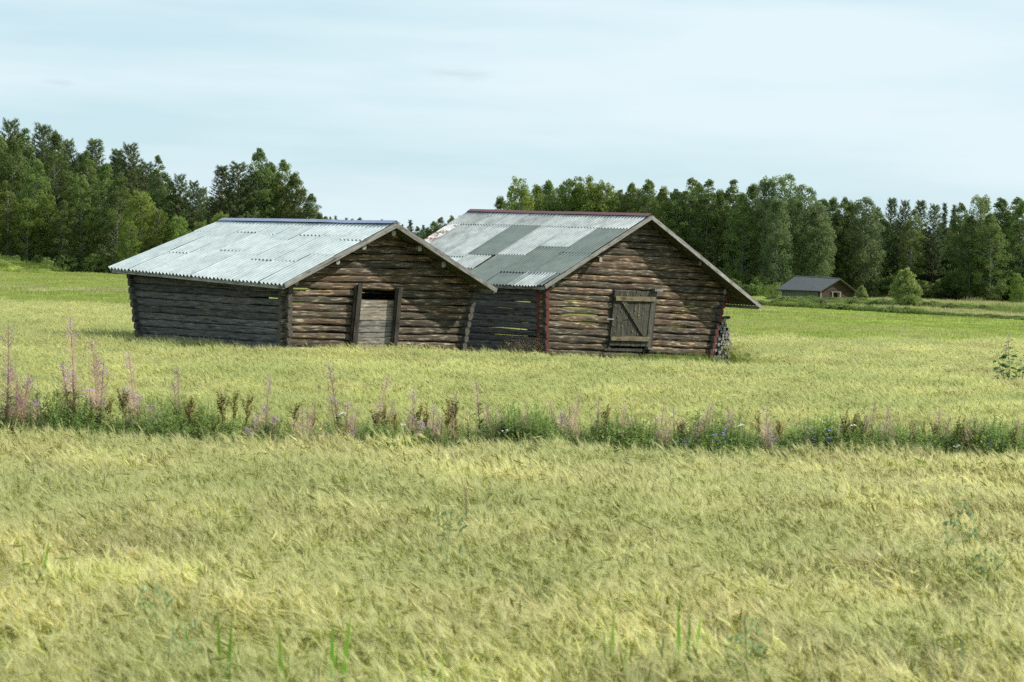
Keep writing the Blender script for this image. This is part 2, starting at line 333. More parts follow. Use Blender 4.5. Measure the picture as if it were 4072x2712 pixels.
M['needle_pine'] = leaf_mat('needle_pine', (0.085, 0.122, 0.045), (0.112, 0.155, 0.058), (0.145, 0.19, 0.072), 0.34, 0.6)
M['needle_spruce'] = leaf_mat('needle_spruce', (0.06, 0.092, 0.035), (0.08, 0.118, 0.045), (0.105, 0.145, 0.055), 0.25, 0.6)
M['leaf_willow'] = leaf_mat('leaf_willow', (0.209, 0.263, 0.072), (0.259, 0.314, 0.090), (0.308, 0.358, 0.108), 0.5, 1.0)

def ground_mat():
    mt, t, out = mat('soil_and_stubble')
    geo = N(t, 'ShaderNodeNewGeometry')
    n1 = N(t, 'ShaderNodeTexNoise', Scale=0.5, Detail=8.0, Roughness=0.65); lk(t, geo.outputs['Position'], n1.inputs[0])
    n2 = N(t, 'ShaderNodeTexNoise', Scale=9.0, Detail=4.0); lk(t, geo.outputs['Position'], n2.inputs[0])
    c = ramp(t, [(0.3, (0.09, 0.115, 0.03)), (0.55, (0.13, 0.155, 0.04)), (0.72, (0.17, 0.17, 0.06))], n1.outputs[0]).outputs[0]
    c = mixc(t, c, ramp(t, [(0.35, (0.55, 0.55, 0.5)), (0.65, (1.15, 1.15, 1.1))], n2.outputs[0]).outputs[0], 0.8, 'MULTIPLY')
    bs = N(t, 'ShaderNodeBsdfPrincipled', Roughness=0.95); bs.inputs['Specular IOR Level'].default_value = 0.1
    lk(t, c, bs.inputs['Base Color']); lk(t, bs.outputs[0], out.inputs[0]); return mt
def meadow_mat():
    mt, t, out = mat('meadow_turf')
    geo = N(t, 'ShaderNodeNewGeometry')
    n1 = N(t, 'ShaderNodeTexNoise', Scale=0.09, Detail=6.0, Roughness=0.6); lk(t, geo.outputs['Position'], n1.inputs[0])
    n2 = N(t, 'ShaderNodeTexNoise', Scale=4.0, Detail=4.0); lk(t, geo.outputs['Position'], n2.inputs[0])
    c = ramp(t, [(0.35, (0.20, 0.26, 0.045)), (0.55, (0.23, 0.295, 0.052)), (0.7, (0.27, 0.315, 0.07))], n1.outputs[0]).outputs[0]
    c = mixc(t, c, ramp(t, [(0.35, (0.7,)*3), (0.65, (1.15,)*3)], n2.outputs[0]).outputs[0], 0.8, 'MULTIPLY')
    bs = N(t, 'ShaderNodeBsdfPrincipled', Roughness=0.95); bs.inputs['Specular IOR Level'].default_value = 0.1
    lk(t, c, bs.inputs['Base Color']); lk(t, bs.outputs[0], out.inputs[0]); return mt
M['ground'] = ground_mat(); M['meadow'] = meadow_mat()
M['stubble'] = plain_mat('stubble', (0.25, 0.24, 0.12), (0.36, 0.33, 0.19), 0.4)

# ------------------------------------------------------------------ terrain
def smooth(a, b, x):
    t = min(1.0, max(0.0, (x - a) / (b - a))); return t*t*(3-2*t)
def edge1(x): return 24.9 + 0.146*x          # far edge of the near barley strip
def edge2(x): return 27.3 + 0.146*x          # near edge of the second strip
def height(x, y):
    h = 0.0
    c = y - 0.146*x
    h += 0.30*smooth(24.7, 25.5, c)*(1-smooth(26.3, 27.3, c))
    h += 1.9*math.exp(-((x+71)/6.0)**2 - ((y-268)/7.0)**2)
    h += 1.7*math.exp(-((x-27.0)/6.5)**2 - ((y-254)/6.0)**2)
    return h
xs = sorted(set([-2600, -1500, -900, -500, -330, -240, -180] + list(np.arange(-150, 151, 3.0)) + [180, 240, 330, 500, 900, 1500, 2600]))
ys = sorted(set([-120, -60, -25, 0, 6, 12, 18] + list(np.arange(20.5, 33, 0.4)) + list(np.arange(34, 64, 2.0)) + list(np.arange(66, 236, 5.0)) + list(np.arange(236, 300, 2.0)) + [310, 330, 360, 420, 500, 620, 800, 1200, 2000, 3600]))
gm = MB()
gm.v = [(x, y, height(x, y)) for y in ys for x in xs]
nx = len(xs)
gm.f = [(j*nx+i, j*nx+i+1, (j+1)*nx+i+1, (j+1)*nx+i) for j in range(len(ys)-1) for i in range(nx-1)]; gm.m = [0]*len(gm.f)
tag(gm.build('ground', M['ground'], smooth=True), kind='structure', label='flat farmland ground running back to the woods')

def medge(x):                                # near edge of the green meadow
    pts = [(-260, 175), (-27, 92), (-8, 82), (9.5, 71), (20, 76), (60, 88), (200, 130)]
    for (x0, y0), (x1, y1) in zip(pts, pts[1:]):
        if x <= x1: return y0 + (y1-y0)*(x-x0)/(x1-x0)
    return pts[-1][1]
def sheet(name, near, far, x0, x1, dz, material, ny=40, nxx=70):
    mb = MB(); xs_ = np.linspace(x0, x1, nxx)
    for j in range(ny+1):
        for x in xs_:
            y = near(x) + (far(x)-near(x))*j/ny; mb.v.append((x, y, height(x, y)+dz))
    mb.f = [(j*nxx+i, j*nxx+i+1, (j+1)*nxx+i+1, (j+1)*nxx+i) for j in range(ny) for i in range(nxx-1)]; mb.m = [0]*len(mb.f)
    return mb.build(name, material, smooth=True)
tag(sheet('meadow', lambda x: medge(x), lambda x: 330.0, -150, 110, 0.03, M['meadow'], 60), kind='structure', label='short bright green meadow behind the log barns')
def dbank(x): return 177 - (x-25.4)*(31/15.6)*0.95 if x > 20 else 187.0      # weedy ditch in front of the far barn
tag(sheet('stubble_strip', lambda x: dbank(x)+16, lambda x: dbank(x)+34, 40, 62, 0.06, M['stubble'], 8, 20), kind='structure', label='pale dry strip of field near the dark wood')

# ------------------------------------------------------------------ scattering (for what nobody could count)
def proto_collection(name, meshes):
    c = bpy.data.collections.new(name)
    for i, me in enumerate(meshes):
        o = bpy.data.objects.new('%s_%02d' % (name, i), me); c.objects.link(o)
    return c
def scatter(name, col, pts, rot, scl, idx, **kw):
    n = len(pts)
    me = bpy.data.meshes.new(name); me.vertices.add(n); me.vertices.foreach_set('co', np.asarray(pts, dtype=np.float32).ravel())
    a = me.attributes.new('rot', 'FLOAT_VECTOR', 'POINT'); a.data.foreach_set('vector', np.asarray(rot, dtype=np.float32).ravel())
    a = me.attributes.new('scl', 'FLOAT_VECTOR', 'POINT'); a.data.foreach_set('vector', np.asarray(scl, dtype=np.float32).ravel())
    a = me.attributes.new('pick', 'INT', 'POINT'); a.data.foreach_set('value', np.asarray(idx, dtype=np.int32))
    o = link(name, me)
    ng = bpy.data.node_groups.new(name, 'GeometryNodeTree')
    ng.interface.new_socket('Geometry', in_out='INPUT', socket_type='NodeSocketGeometry')
    ng.interface.new_socket('Geometry', in_out='OUTPUT', socket_type='NodeSocketGeometry')
    gi = ng.nodes.new('NodeGroupInput'); go = ng.nodes.new('NodeGroupOutput')
    ci = ng.nodes.new('GeometryNodeCollectionInfo'); ci.inputs['Collection'].default_value = col
    ci.inputs['Separate Children'].default_value = True; ci.inputs['Reset Children'].default_value = True
    ip = ng.nodes.new('GeometryNodeInstanceOnPoints'); ip.inputs['Pick Instance'].default_value = True
    def attr(nm, ty):
        q = ng.nodes.new('GeometryNodeInputNamedAttribute'); q.data_type = ty; q.inputs['Name'].default_value = nm; return q.outputs['Attribute']
    e2r = ng.nodes.new('FunctionNodeEulerToRotation')
    lnk = ng.links.new
    lnk(gi.outputs[0], ip.inputs['Points']); lnk(ci.outputs[0], ip.inputs['Instance'])
    lnk(attr('rot', 'FLOAT_VECTOR'), e2r.inputs[0]); lnk(e2r.outputs[0], ip.inputs['Rotation'])
    lnk(attr('scl', 'FLOAT_VECTOR'), ip.inputs['Scale']); lnk(attr('pick', 'INT'), ip.inputs['Instance Index'])
    lnk(ip.outputs[0], go.inputs[0])
    md = o.modifiers.new('scatter', 'NODES'); md.node_group = ng
    return tag(o, kind='stuff', **kw)
def vnoise(x, y, seed=0):                    # cheap smooth noise, -1..1
    return (math.sin(x*1.0+seed*1.7+1.3*math.sin(y*.7+seed)) + math.sin(y*1.31+seed*2.3+1.1*math.sin(x*.83-seed)) + math.sin((x+y)*.57+seed*.9)) / 3

# ------------------------------------------------------------------ barns
UP = Vector((0, 0, 1))
def frame(x, up=UP):
    x = x.normalized(); y = up.cross(x).normalized(); z = x.cross(y); return Matrix((x, y, z)).transposed()
def log(name, parent, p0, p1, r, material, endmat, seed, flat=0.35, depth=0.078, thin=(), seg=None, rough=1.0, up=UP, shear=(0, 0)):
    """one squared or round log from p0 to p1: half height r, half depth depth"""
    rnd = random.Random(seed); d = p1 - p0; ln = d.length
    seg = seg or max(3, min(16, int(ln/0.4))); n = 10
    mb = MB(); fr = frame(d, up); ph = [rnd.uniform(0, 6.28) for _ in range(6)]
    cur = rnd.uniform(0.6, 1.4)
    for i in range(seg+1):
        t = i/seg; x = ln*t
        sag = 0.008*rough*math.sin(2.1*x*cur+ph[0]) + 0.004*rough*math.sin(5.3*x+ph[1])
        lat = 0.014*rough*math.sin(1.7*x+ph[2])
        rr = 1 + 0.07*rough*math.sin(2.9*x+ph[3]) + rnd.uniform(-.05, .05)*rough
        for k in range(n):
            th = 2*math.pi*(k+.5)/n; c, s_ = math.cos(th), math.sin(th)
            e = 1-flat*0.55
            c = math.copysign(abs(c)**e, c); s_ = math.copysign(abs(s_)**e, s_)
            j = 1 + rnd.uniform(-.05, .05)*rough
            z = r*rr*s_*j
            for a, b, f in thin:
                if a <= t <= b and s_ < 0: z *= f
            mb.v.append((x + (shear[0]*z if i == 0 else (-shear[1]*z if i == seg else 0)), depth*rr*c*j + lat, z + sag))
    for i in range(seg):
        for k in range(n):
            mb.f.append((i*n+k, (i+1)*n+k, (i+1)*n+(k+1) % n, i*n+(k+1) % n)); mb.m.append(0)
    mb.f.append(tuple(range(n))); mb.m.append(1); mb.f.append(tuple(seg*n+k for k in range(n))[::-1]); mb.m.append(1)
    me = mb.mesh(name, [material, endmat], smooth=False)
    o = link(name, me, parent); mw = fr.to_4x4(); mw.translation = p0
    o.matrix_basis = mw; return o
def slab(name, parent, pts, t, material, rzl=None):
    """a board: polygon pts (world) extruded by t, its own origin and its long side as local x"""
    pts = [Vector(p) for p in pts]; o0 = pts[0].copy()
    fr = frame(pts[1]-pts[0]); inv = fr.transposed(); mb = MB(); mb.prism([inv @ (p-o0) for p in pts], inv @ Vector(t))
    o = link(name, mb.mesh(name, material), parent); mw = fr.to_4x4(); mw.translation = o0; o.matrix_basis = mw; return o

class Barn: pass
def make_barn(name, label, N_px, N_Y, a_deg, top, low, nrow, ltop, llow, ridge, eave, reave, L_wall, o, style):
    """top/low: gable row lines ((left px),(right px)); ltop/llow: far ends of the long wall's rows; ridge (far, near), eave (far, near), reave near: roof pixels; o: overhang"""
    B = Barn(); a = math.radians(a_deg)
    B.g = g = Vector((math.sin(a), math.cos(a), 0)); B.l = l = Vector((-math.cos(a), math.sin(a), 0)); B.n = n = -l.copy()
    B.N = xz(N_px, N_Y, 0)
    B.root = root = empty(name, B.N + g*2.5 + l*2.5, math.atan2(g.y, g.x), label=label, cat='barn')
    G = lambda px, py, off=0.0: on_plane(px, py, B.N + n*off, n)
    W = lambda px, py: on_plane(px, py, B.N, g)            # long left wall
    B.G = G; B.W = W
    tl, tr, bl, br = G(*top[0]), G(*top[1]), G(*low[0]), G(*low[1])
    ft, fb = W(*ltop), W(*llow)
    B.tl, B.tr, B.bl, B.br, B.ft, B.fb = tl, tr, bl, br, ft, fb
    B.row = lambda i: (tl.lerp(bl, i/nrow), tr.lerp(br, i/nrow))     # i counts down from the eave
    B.lrow = lambda i: (tl.lerp(bl, i/nrow), ft.lerp(fb, i/nrow))
    B.nrow = nrow
    # roof corners
    B.RN = G(*ridge[1], o); B.RF = on_plane(*ridge[0], B.RN, g)
    B.EN = G(*eave[1], o); B.EF = on_plane(*eave[0], B.EN, g)
    B.QN = G(*reave, o+L_wall); B.QF = B.QN + (B.RF-B.RN) + Vector((0, 0, 0.02))
    B.o = o; B.style = style
    return B
def below(B, zmin=0.06):
    i = B.nrow
    while B.tl.lerp(B.bl, (i+.5)/B.nrow).z > zmin or B.tr.lerp(B.br, (i+.5)/B.nrow).z > zmin: i += 1
    return i
def gable_logs(B, seed, openings, thin, mats, endm, prot=0.20, back_gap=(), rf=0.505):
    r = rf*(B.tl-B.bl).length/B.nrow
    """openings: f(i, side)->(left px x, right px x) of the door at row i, or None; rows from the eave down, then the triangle"""
    ntot = below(B)
    for i in range(ntot):
        p, q = B.row(i+.5)
        pe, qe = p - B.g*prot*random.uniform(.85, 1.1), q + B.g*prot*random.uniform(.7, 1.15)
        rr = r*random.uniform(.91, 1.06); op = openings(i)
        if op is None: log('log', B.root, pe, qe, rr, mats, endm, seed+i, 0.55, thin=thin.get(i, ()))
        else:
            d = (q-p)
            def at_px(x):          # where column x crosses the row
                lo, hi = 0.0, 1.0
                for _ in range(40):
                    m_ = (lo+hi)/2; w = p + d*m_ - EYE
                    u_ = CX + K*w.dot(_r)/w.dot(_f)
                    if u_ < x: lo = m_
                    else: hi = m_
                return p + d*lo
            log('log', B.root, pe, at_px(op[0]), rr, mats, endm, seed+i, 0.55, thin=thin.get(i, ()))
            log('log', B.root, at_px(op[1]), qe, r*random.uniform(.96, 1.05), mats, endm, seed+i+500, 0.55)
    # triangle under the roof
    eg, qg = B.EN - B.n*B.o, B.QN - B.n*B.o; rg = B.RN - B.n*B.o
    h = (B.tl - B.bl).length/B.nrow; k = 1
    while True:
        p, q = B.tl + (B.tl-B.bl)*((k-.5)/B.nrow), B.tr + (B.tr-B.br)*((k-.5)/B.nrow)
        # clip to the roof lines
        def cut(base, dirn, c, d_):
            # intersect p + s*dirn with line c-d_ in the gable plane (coords along g, z)
            gx = lambda v: (v-B.N).dot(B.g)
            x1, z1 = gx(base), base.z; dx, dz = gx(base+dirn)-x1, dirn.z
            x3, z3 = gx(c), c.z; ex, ez = gx(d_)-x3, d_.z-z3
            den = dx*ez-dz*ex
            return ((x3-x1)*ez-(z3-z1)*ex)/den
        d = q-p; dn = Vector((0, 0, -0.05)); gx_ = lambda v: v.dot(B.g); sl_ = gx_(rg-eg)/(rg.z-eg.z); sr_ = gx_(qg-rg)/(rg.z-qg.z)
        s0 = cut(p, d, eg+dn, rg+dn); s1 = cut(p, d, rg+dn, qg+dn)
        s0, s1 = max(s0, -0.02), min(s1, 1.02)
        if s1-s0 < 0.07 or k > 25: break
        log('log', B.root, p+d*s0, p+d*s1, r*random.uniform(.93, 1.07), mats, endm, seed+100+k, 0.55, rough=1.1, shear=(sl_, sr_))
        k += 1
def long_logs(B, seed, mats, endm, thin, prot=0.2, flat=0.75):
    r = .519*(B.tl-B.bl).length/B.nrow
    for i in range(below(B)):
        p, q = B.lrow(i+0.02)
        log('log', B.root, p + B.n*prot*random.uniform(.8, 1.1), q + B.l*prot*random.uniform(.7, 1.2), r*random.uniform(.97, 1.04), mats, endm, seed+i, flat, 0.07, thin=thin.get(i, ()), rough=0.8)
def rear_logs(B, seed, mats, endm, gap_g, gap_l):
    r = .535*(B.tl-B.bl).length/B.nrow
    """the two walls away from the road; gap_*: (row from, row to, t0, t1) openings in them"""
    for i in range(below(B)):
        p, q = B.row(i+.5); a_, b_ = B.lrow(i+.5)
        sh = b_ - a_
        P, Q = p+sh, q+sh                        # rear gable
        S0, S1 = q, q+sh                         # right long wall
        for (A_, B_, gp) in ((P, Q, gap_g), (S0, S1, gap_l)):
            segs = [(0.0, 1.0)]
            if gp and gp[0] <= i <= gp[1]: segs = [(0.0, gp[2]), (gp[3], 1.0)]
            for s0, s1 in segs:
                e0 = -0.2/(B_-A_).length if s0 == 0 else 0; e1 = 0.2/(B_-A_).length if s1 == 1 else 0
                if s1-s0 > 0.02: log('log', B.root, A_.lerp(B_, s0+e0), A_.lerp(B_, s1+e1), r, mats, endm, seed+i, 0.5, seg=4)
    # rear triangle, boarded with logs
    p, q = B.row(0); sh = B.lrow(0)[1]-B.lrow(0)[0]; rg = B.RF + B.n*B.o; rg = rg
    apex = (p+q)/2 + sh; apex.z = B.RF.z - 0.1
    for k in range(12):
        t = (k+.5)/12; A_, B_ = (p+sh).lerp(apex, t), (q+sh).lerp(apex, t)
        if (B_-A_).length > .4: log('log', B.root, A_, B_, (apex.z-p.z-sh.z)/24*1.02, mats, endm, seed+50+k, 0.5, seg=3)
def roof_slab(B, c):
    RN, RF, EN, EF = c; nn = (RF-RN).cross(EN-RN).normalized()
    if nn.z < 0: nn = -nn
    return nn
def corrugated(B, parent, c, u0, u1, v0, v1, off0, off1, pitch, amp, material, name='roof_sheet', nv=3, wob=0.006, seed=0):
    RN, RF, EN, EF = c; nn = roof_slab(B, c); ln = (RN-RF).length; rnd = random.Random(seed)
    k0 = u0*ln/pitch; nw = max(1, int(round((u1-u0)*ln/pitch))); ns = nw*6
    base = RF.lerp(RN, u0).lerp(EF.lerp(EN, u0), v0); mb = MB(); w = [rnd.uniform(-1, 1)*wob for _ in range(3)]
    du = rnd.uniform(-.004, .004)
    for j in range(nv):
        v = v0+(v1-v0)*j/(nv-1)
        for i in range(ns+1):
            u = u0+(u1-u0)*i/ns + du*(j/(nv-1))
            p = RF.lerp(RN, u).lerp(EF.lerp(EN, u), v)
            h = off0+(off1-off0)*j/(nv-1) + amp*math.cos(2*math.pi*(i/6)) + w[0]*math.sin(3*i/ns+j) + w[1]*(i/ns)
            mb.v.append(tuple(p + nn*h - base))
    for j in range(nv-1):
        for i in range(ns): mb.f.append((j*(ns+1)+i, (j+1)*(ns+1)+i, (j+1)*(ns+1)+i+1, j*(ns+1)+i+1)); mb.m.append(0)
    o = link(name, mb.mesh(name, material, smooth=True), parent); o.matrix_basis = Matrix.Translation(base); return o
def roof_common(B, capmat, seed, cap_w=0.16, amp=0.02, bm='barge'):
    rd = random.Random(seed)
    cl = (B.RN, B.RF, B.EN, B.EF); cr = (B.RN, B.RF, B.QN, B.QF); B.cl, B.cr = cl, cr
    nl, nr = roof_slab(B, cl), roof_slab(B, cr)
    mb = MB()
    for c, nn in ((cl, nl), (cr, nr)):
        q = [c[1].lerp(c[3], .0), c[0], c[2].lerp(c[0], .012), c[3].lerp(c[1], .012)]
        mb.prism([p - B.root.location - nn*0.03 for p in q], nn*0.022)
    roof = link('roof', mb.mesh('roof', M['deck']), B.root); roof.matrix_basis = Matrix.Translation(B.root.location); B.roof = roof
    # barge boards on both gables
    for c, nn in ((cl, nl), (cr, nr)):
        for (R_, E_, s) in ((c[0], c[2], 1), (c[1], c[3], -1)):
            d = (E_-R_).normalized(); up = nn
            a0, a1 = R_ + d*0.01, E_ + d*0.02
            slab('barge_board', B.root, [a0 + up*(amp+.012) + B.n*.003*s, a1 + up*(amp+.012) + B.n*.003*s, a1 - up*.085 + B.n*.003*s, a0 - up*.085 + B.n*.003*s], B.n*(.028*s), M[bm])
        # eave board
        slab('eave_board', B.root, [c[3]-nn*.034 + B.n*.05, c[2]-nn*.034 - B.n*.03, c[2]-nn*.034-UP*.085 - B.n*.03, c[3]-nn*.034-UP*.085 + B.n*.05], (c[0]-c[2]).normalized()*.03, M[bm])
    # ridge cap
    a_, b_ = B.RF, B.RN; dl, dr = (B.EN-B.RN).normalized(), (B.QN-B.RN).normalized(); mb = MB(); n_ = 8; rows = []
    for i in range(n_+1):
        t = i/n_; p = a_.lerp(b_, t) + UP*(amp+0.045+rd.uniform(-.008, .008)) - b_*0
        for q in (p + dl*cap_w + nl*.012, p + UP*.018, p + dr*cap_w + nr*.012): mb.v.append(tuple(q - B.root.location))
    for i in range(n_):
        for k in range(2): mb.f.append((3*i+k, 3*i+k+1, 3*i+k+4, 3*i+k+3)); mb.m.append(0)
    o = link('ridge_cap', mb.mesh('ridge_cap', capmat), roof); o.matrix_basis = Matrix.Translation(B.root.location)
    sol = o.modifiers.new('thickness', 'SOLIDIFY'); sol.thickness = 0.006
    # rafters under the right slope's eave and left
    for c, nn in ((cl, nl), (cr, nr)):
        for t in (0.18, 0.5, 0.8):
            p0, p1 = c[1].lerp(c[0], t), c[3].lerp(c[2], t); w = (c[0]-c[1]).normalized()*.05
            p0, p1 = p0.lerp(p1, .03) - nn*.035, p0.lerp(p1, .985) - nn*.035
            slab('rafter', B.root, [p0-w, p1-w, p1+w, p0+w], -nn*.11, M['deck'])
def purlin(B, px, py, seed, prot=0.30, r=0.075):
    p = B.G(px, py, prot); ln = (B.RN-B.RF).length - .5
    log('purlin', B.root, p, p + B.l*ln, r, M['log_brown'], M['purlin_end'], seed, 0.4, 0.07, seg=5)

random.seed(11)
# ---- the left barn
A = make_barn('log_barn', 'left log barn with pale corrugated metal roof and blue ridge', 1138, 50.4, 45,
    ((1138, 1120), (1876, 1130)), ((1134, 1379), (1826, 1390)), 9, (530, 1083), (566, 1338),
    ((885, 880), (1575, 892)), ((440, 1066), (1132, 1132)), (1972, 1152), 0.16, 0.58, "a")
def op_a(i):
    if i == 0: return None
    t = (i+.5)/9; y = 1120+(1379-1120)*t
    return (1425-(y-1130)*23/250, 1583-(y-1130)*21/250)
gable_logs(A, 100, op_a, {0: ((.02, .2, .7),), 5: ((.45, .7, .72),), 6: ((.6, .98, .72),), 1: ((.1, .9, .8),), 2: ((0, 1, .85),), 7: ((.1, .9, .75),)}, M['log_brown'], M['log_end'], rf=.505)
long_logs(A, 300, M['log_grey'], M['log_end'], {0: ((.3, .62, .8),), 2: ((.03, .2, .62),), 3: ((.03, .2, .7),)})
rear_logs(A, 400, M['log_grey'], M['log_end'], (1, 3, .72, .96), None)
roof_common(A, M['cap_blue'], 5, 0.17, 0.03)
rr_ = random.Random(21); ncol = 8
for c, side in ((A.cl, 0), (A.cr, 1)):
    for j in range(ncol):
        u0, u1 = j/ncol, (j+1)/ncol
        br = [0.0, rr_.uniform(.2, .34), rr_.uniform(.50, .66), 1.0]
        if side: br = [0, .5, 1.0]
        nr_ = len(br)-1
        for k in range(nr_):
            lift = 0.004*(nr_-1-k); mt = M['galv']
            if rr_.random() < .22: mt = M['galv_bright']
            corrugated(A, A.roof, c, u0, u1, br[k], min(1.0, br[k+1]+.03) + (.012 if k == nr_-1 else 0), lift+.014, lift+.019, 0.15, .036, mt, seed=j*7+k, wob=.006)
for i, (px, py) in enumerate(((1567, 928), (1447, 982), (1668, 990), (1345, 1042), (1763, 1052), (1893, 1130), (1178, 1122))): purlin(A, px, py, 600+i, .50 if i < 5 else .25)
# door posts and the boards of the half-closed doorway
G = A.G
def gp(pts, off): return [G(x, y, off) for x, y in pts]
slab('door_post', A.root, gp([(1404, 1385), (1386, 1385), (1408, 1140), (1426, 1128)], .085), A.n*.06, M['post_dark'])
slab('door_post', A.root, gp([(1415, 1388), (1396, 1388), (1421, 1130), (1438, 1128)], .147), A.n*.05, M['post_dark'])
slab('door_post', A.root, gp([(1569, 1388), (1551, 1388), (1573, 1142), (1590, 1142)], .085), A.n*.06, M['post_dark'])
slab('door_post', A.root, gp([(1576, 1390), (1560, 1390), (1582, 1144), (1597, 1142)], .147), A.n*.05, M['post_dark'])
door = empty('door', G(1480, 1380, 0)); door.parent = A.root; door.matrix_parent_inverse = A.root.matrix_basis.inverted()
ys_ = [1192, 1220, 1233, 1252, 1274, 1296, 1320, 1342, 1366, 1392]
for k in range(9):
    y0, y1 = ys_[k]+1.5, ys_[k+1]-0.5
    sx = lambda y: (y-1192)*(-20/195)
    tl_ = random.uniform(-1.5, 2.5)
    o_ = slab('plank', A.root, gp([(1408+sx(y0), y0+tl_), (1600+sx(y0)-24, y0), (1600+sx(y1)-24, y1), (1408+sx(y1), y1+tl_)], .012+random.uniform(0, .016)), A.n*.026, M['board_grey'])
    o_.parent = door; o_.matrix_parent_inverse = door.matrix_basis.inverted()

# ---- the right barn
random.seed(12)
Bb = make_barn('log_barn', 'right log barn with patchwork grey roof, red ridge and red corners', 2160, 57.5, 45,
    ((2160, 1136), (2868, 1172)), ((2158, 1411), (2804, 1444)), 10, (1470, 1098), (1490, 1362),
    ((1870, 842), (2590, 860)), ((1452, 1108), (2167, 1137)), (3024, 1216), 0.26, 0.46, 'b')
def op_b(i):
    if i < 1: return None
    t = (i+.5)/10; y = 1136+275*t
    if y > 1392: return None
    return (2436-(y-1155)*.10, 2596-(y-1155)*.115)
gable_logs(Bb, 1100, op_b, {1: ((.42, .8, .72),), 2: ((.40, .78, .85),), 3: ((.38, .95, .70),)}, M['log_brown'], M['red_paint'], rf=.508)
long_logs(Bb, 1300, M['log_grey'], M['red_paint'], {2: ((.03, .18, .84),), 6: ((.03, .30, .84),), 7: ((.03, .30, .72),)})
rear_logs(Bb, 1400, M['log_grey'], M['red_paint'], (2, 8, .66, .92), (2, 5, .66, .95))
roof_common(Bb, M['cap_red'], 6, 0.17, 0.02)
sheets = []                                   # u0, u1, v0, v1, material
cols = [0, .07, .155, .25, .37, .53, .68, .84, 1.0]
for j in range(8):
    u0, u1 = cols[j], cols[j+1]
    top_m = ['galv_old', 'galv_old', 'galv_old', 'galv_grey', 'galv_old', 'galv_grey', 'galv_old', 'galv_grey'][j]
    sheets.append((u0, u1, 0, .19, top_m, 3))
    if j == 0: sheets += [(u0, u1, .19, .55, 'galv_rust', 2), (u0, u1, .55, 1, 'galv_old', 1)]
    elif j in (1, 2): sheets += [(u0, u1, .19, .62, 'galv_old', 2), (u0, u1, .62, 1, 'galv_grey', 1)]
    elif j == 3: sheets += [(u0, u1, .19, .65, 'galv_grey', 2), (u0, u1, .65, 1, 'galv_bright', 1)]
    elif j == 4: sheets += [(u0, u1, .19, .61, 'green_sheet', 2), (u0, u1-.02, .61, .80, 'galv_grey', 1), (u0, u1, .80, 1, 'green_sheet', 0)]
    elif j == 5: sheets += [(u0, u1, .19, .60, 'galv_grey', 2), (u0, u1, .60, 1, 'green_sheet', 1)]
    elif j == 6: sheets += [(u0, u1, .19, .48, 'galv_grey', 2), (u0, u1, .48, .83, 'green_sheet', 1), (u0, u1, .83, 1, 'green_sheet', 0)]
    else: sheets += [(u0, u1, .19, .55, 'green_sheet', 2), (u0, u1, .55, .83, 'green_sheet', 1), (u0-.02, u1-.03, .83, 1, 'galv_grey', 0)]
for k, (u0, u1, v0, v1, mt, lv) in enumerate(sheets):
    corrugated(Bb, Bb.roof, Bb.cl, u0, min(1, u1+.004), v0, v1+.015, lv*.008+.010, lv*.008+.016, 0.125, .028, M[mt], seed=50+k, wob=.004)
corrugated(Bb, Bb.roof, Bb.cl, .955, 1.0, .80, 1.005, .02, .03, 0.125, .022, M['green_sheet'], seed=98)
for j in range(6):
    for k in range(2):
        corrugated(Bb, Bb.roof, Bb.cr, j/6, (j+1)/6, k*.5, k*.5+.51, .03-.02*k, .035-.02*k, 0.125, .022, M['galv_old'], seed=150+j*2+k)
for i, (px, py, pr) in enumerate(((2388, 1032, .40), (2784, 1046, .40), (2588, 880, .1), (2882, 1160, .2), (2200, 1130, .2))): purlin(Bb, px, py, 1600+i, pr, .085)
G = Bb.G
door = empty('door', G(2500, 1378, .1)); door.parent = Bb.root; door.matrix_parent_inverse = Bb.root.matrix_basis.inverted()
def dslab(name, pts, off, th, mt):
    o_ = slab(name, Bb.root, gp(pts, off), Bb.n*th, mt); o_.parent = door; o_.matrix_parent_inverse = door.matrix_basis.inverted(); return o_
slab('door_post', Bb.root, gp([(2421, 1390), (2410, 1390), (2435, 1150), (2446, 1150)], .03), Bb.n*.075, M['post_dark'])
slab('door_post', Bb.root, gp([(2585, 1390), (2574, 1390), (2597, 1152), (2607, 1152)], .03), Bb.n*.075, M['post_dark'])
slab('door_sill', Bb.root, gp([(2400, 1384), (2570, 1387), (2569, 1398), (2399, 1394)], .05), Bb.n*.05, M['post_dark'])
for k in range(7):
    a0, a1 = k/7+.004, (k+1)/7-.004
    T = lambda s, y: (2443+147*s, 1155+5*s+y); Bt = lambda s, y: (2421+145*s, 1375+2*s+y)
    dslab('plank', [Bt(a0, random.uniform(-2, 2)), Bt(a1, random.uniform(-2, 2)), T(a1, random.uniform(-2, 1)), T(a0, random.uniform(-2, 1))], .118+random.uniform(0, .005), .024, M['door_dark'])
dslab('stile', [(2566, 1379), (2583, 1379), (2608, 1160), (2590, 1157)], .12, .045, M['door_dark'])
dslab('ledge', [(2447, 1196), (2603, 1199), (2605, 1181), (2447, 1177)], .167, .035, M['ledge'])
dslab('ledge', [(2427, 1353), (2582, 1358), (2585, 1340), (2428, 1335)], .167, .035, M['ledge'])
dslab('brace', [(2554, 1338), (2571, 1338), (2484, 1197), (2467, 1197)], .15, .035, M['door_dark'])
dslab('hinge_block', [(2588, 1158), (2620, 1159), (2621, 1149), (2588, 1147)], .1, .17, M['iron'])
dslab('hinge_block', [(2562, 1388), (2586, 1391), (2588, 1383), (2564, 1379)], .1, .15, M['iron'])
dslab('latch', [(2409, 1271), (2438, 1271), (2438, 1267), (2409, 1266)], .15, .05, M['iron'])
mb = MB(); rk = random.Random(3)
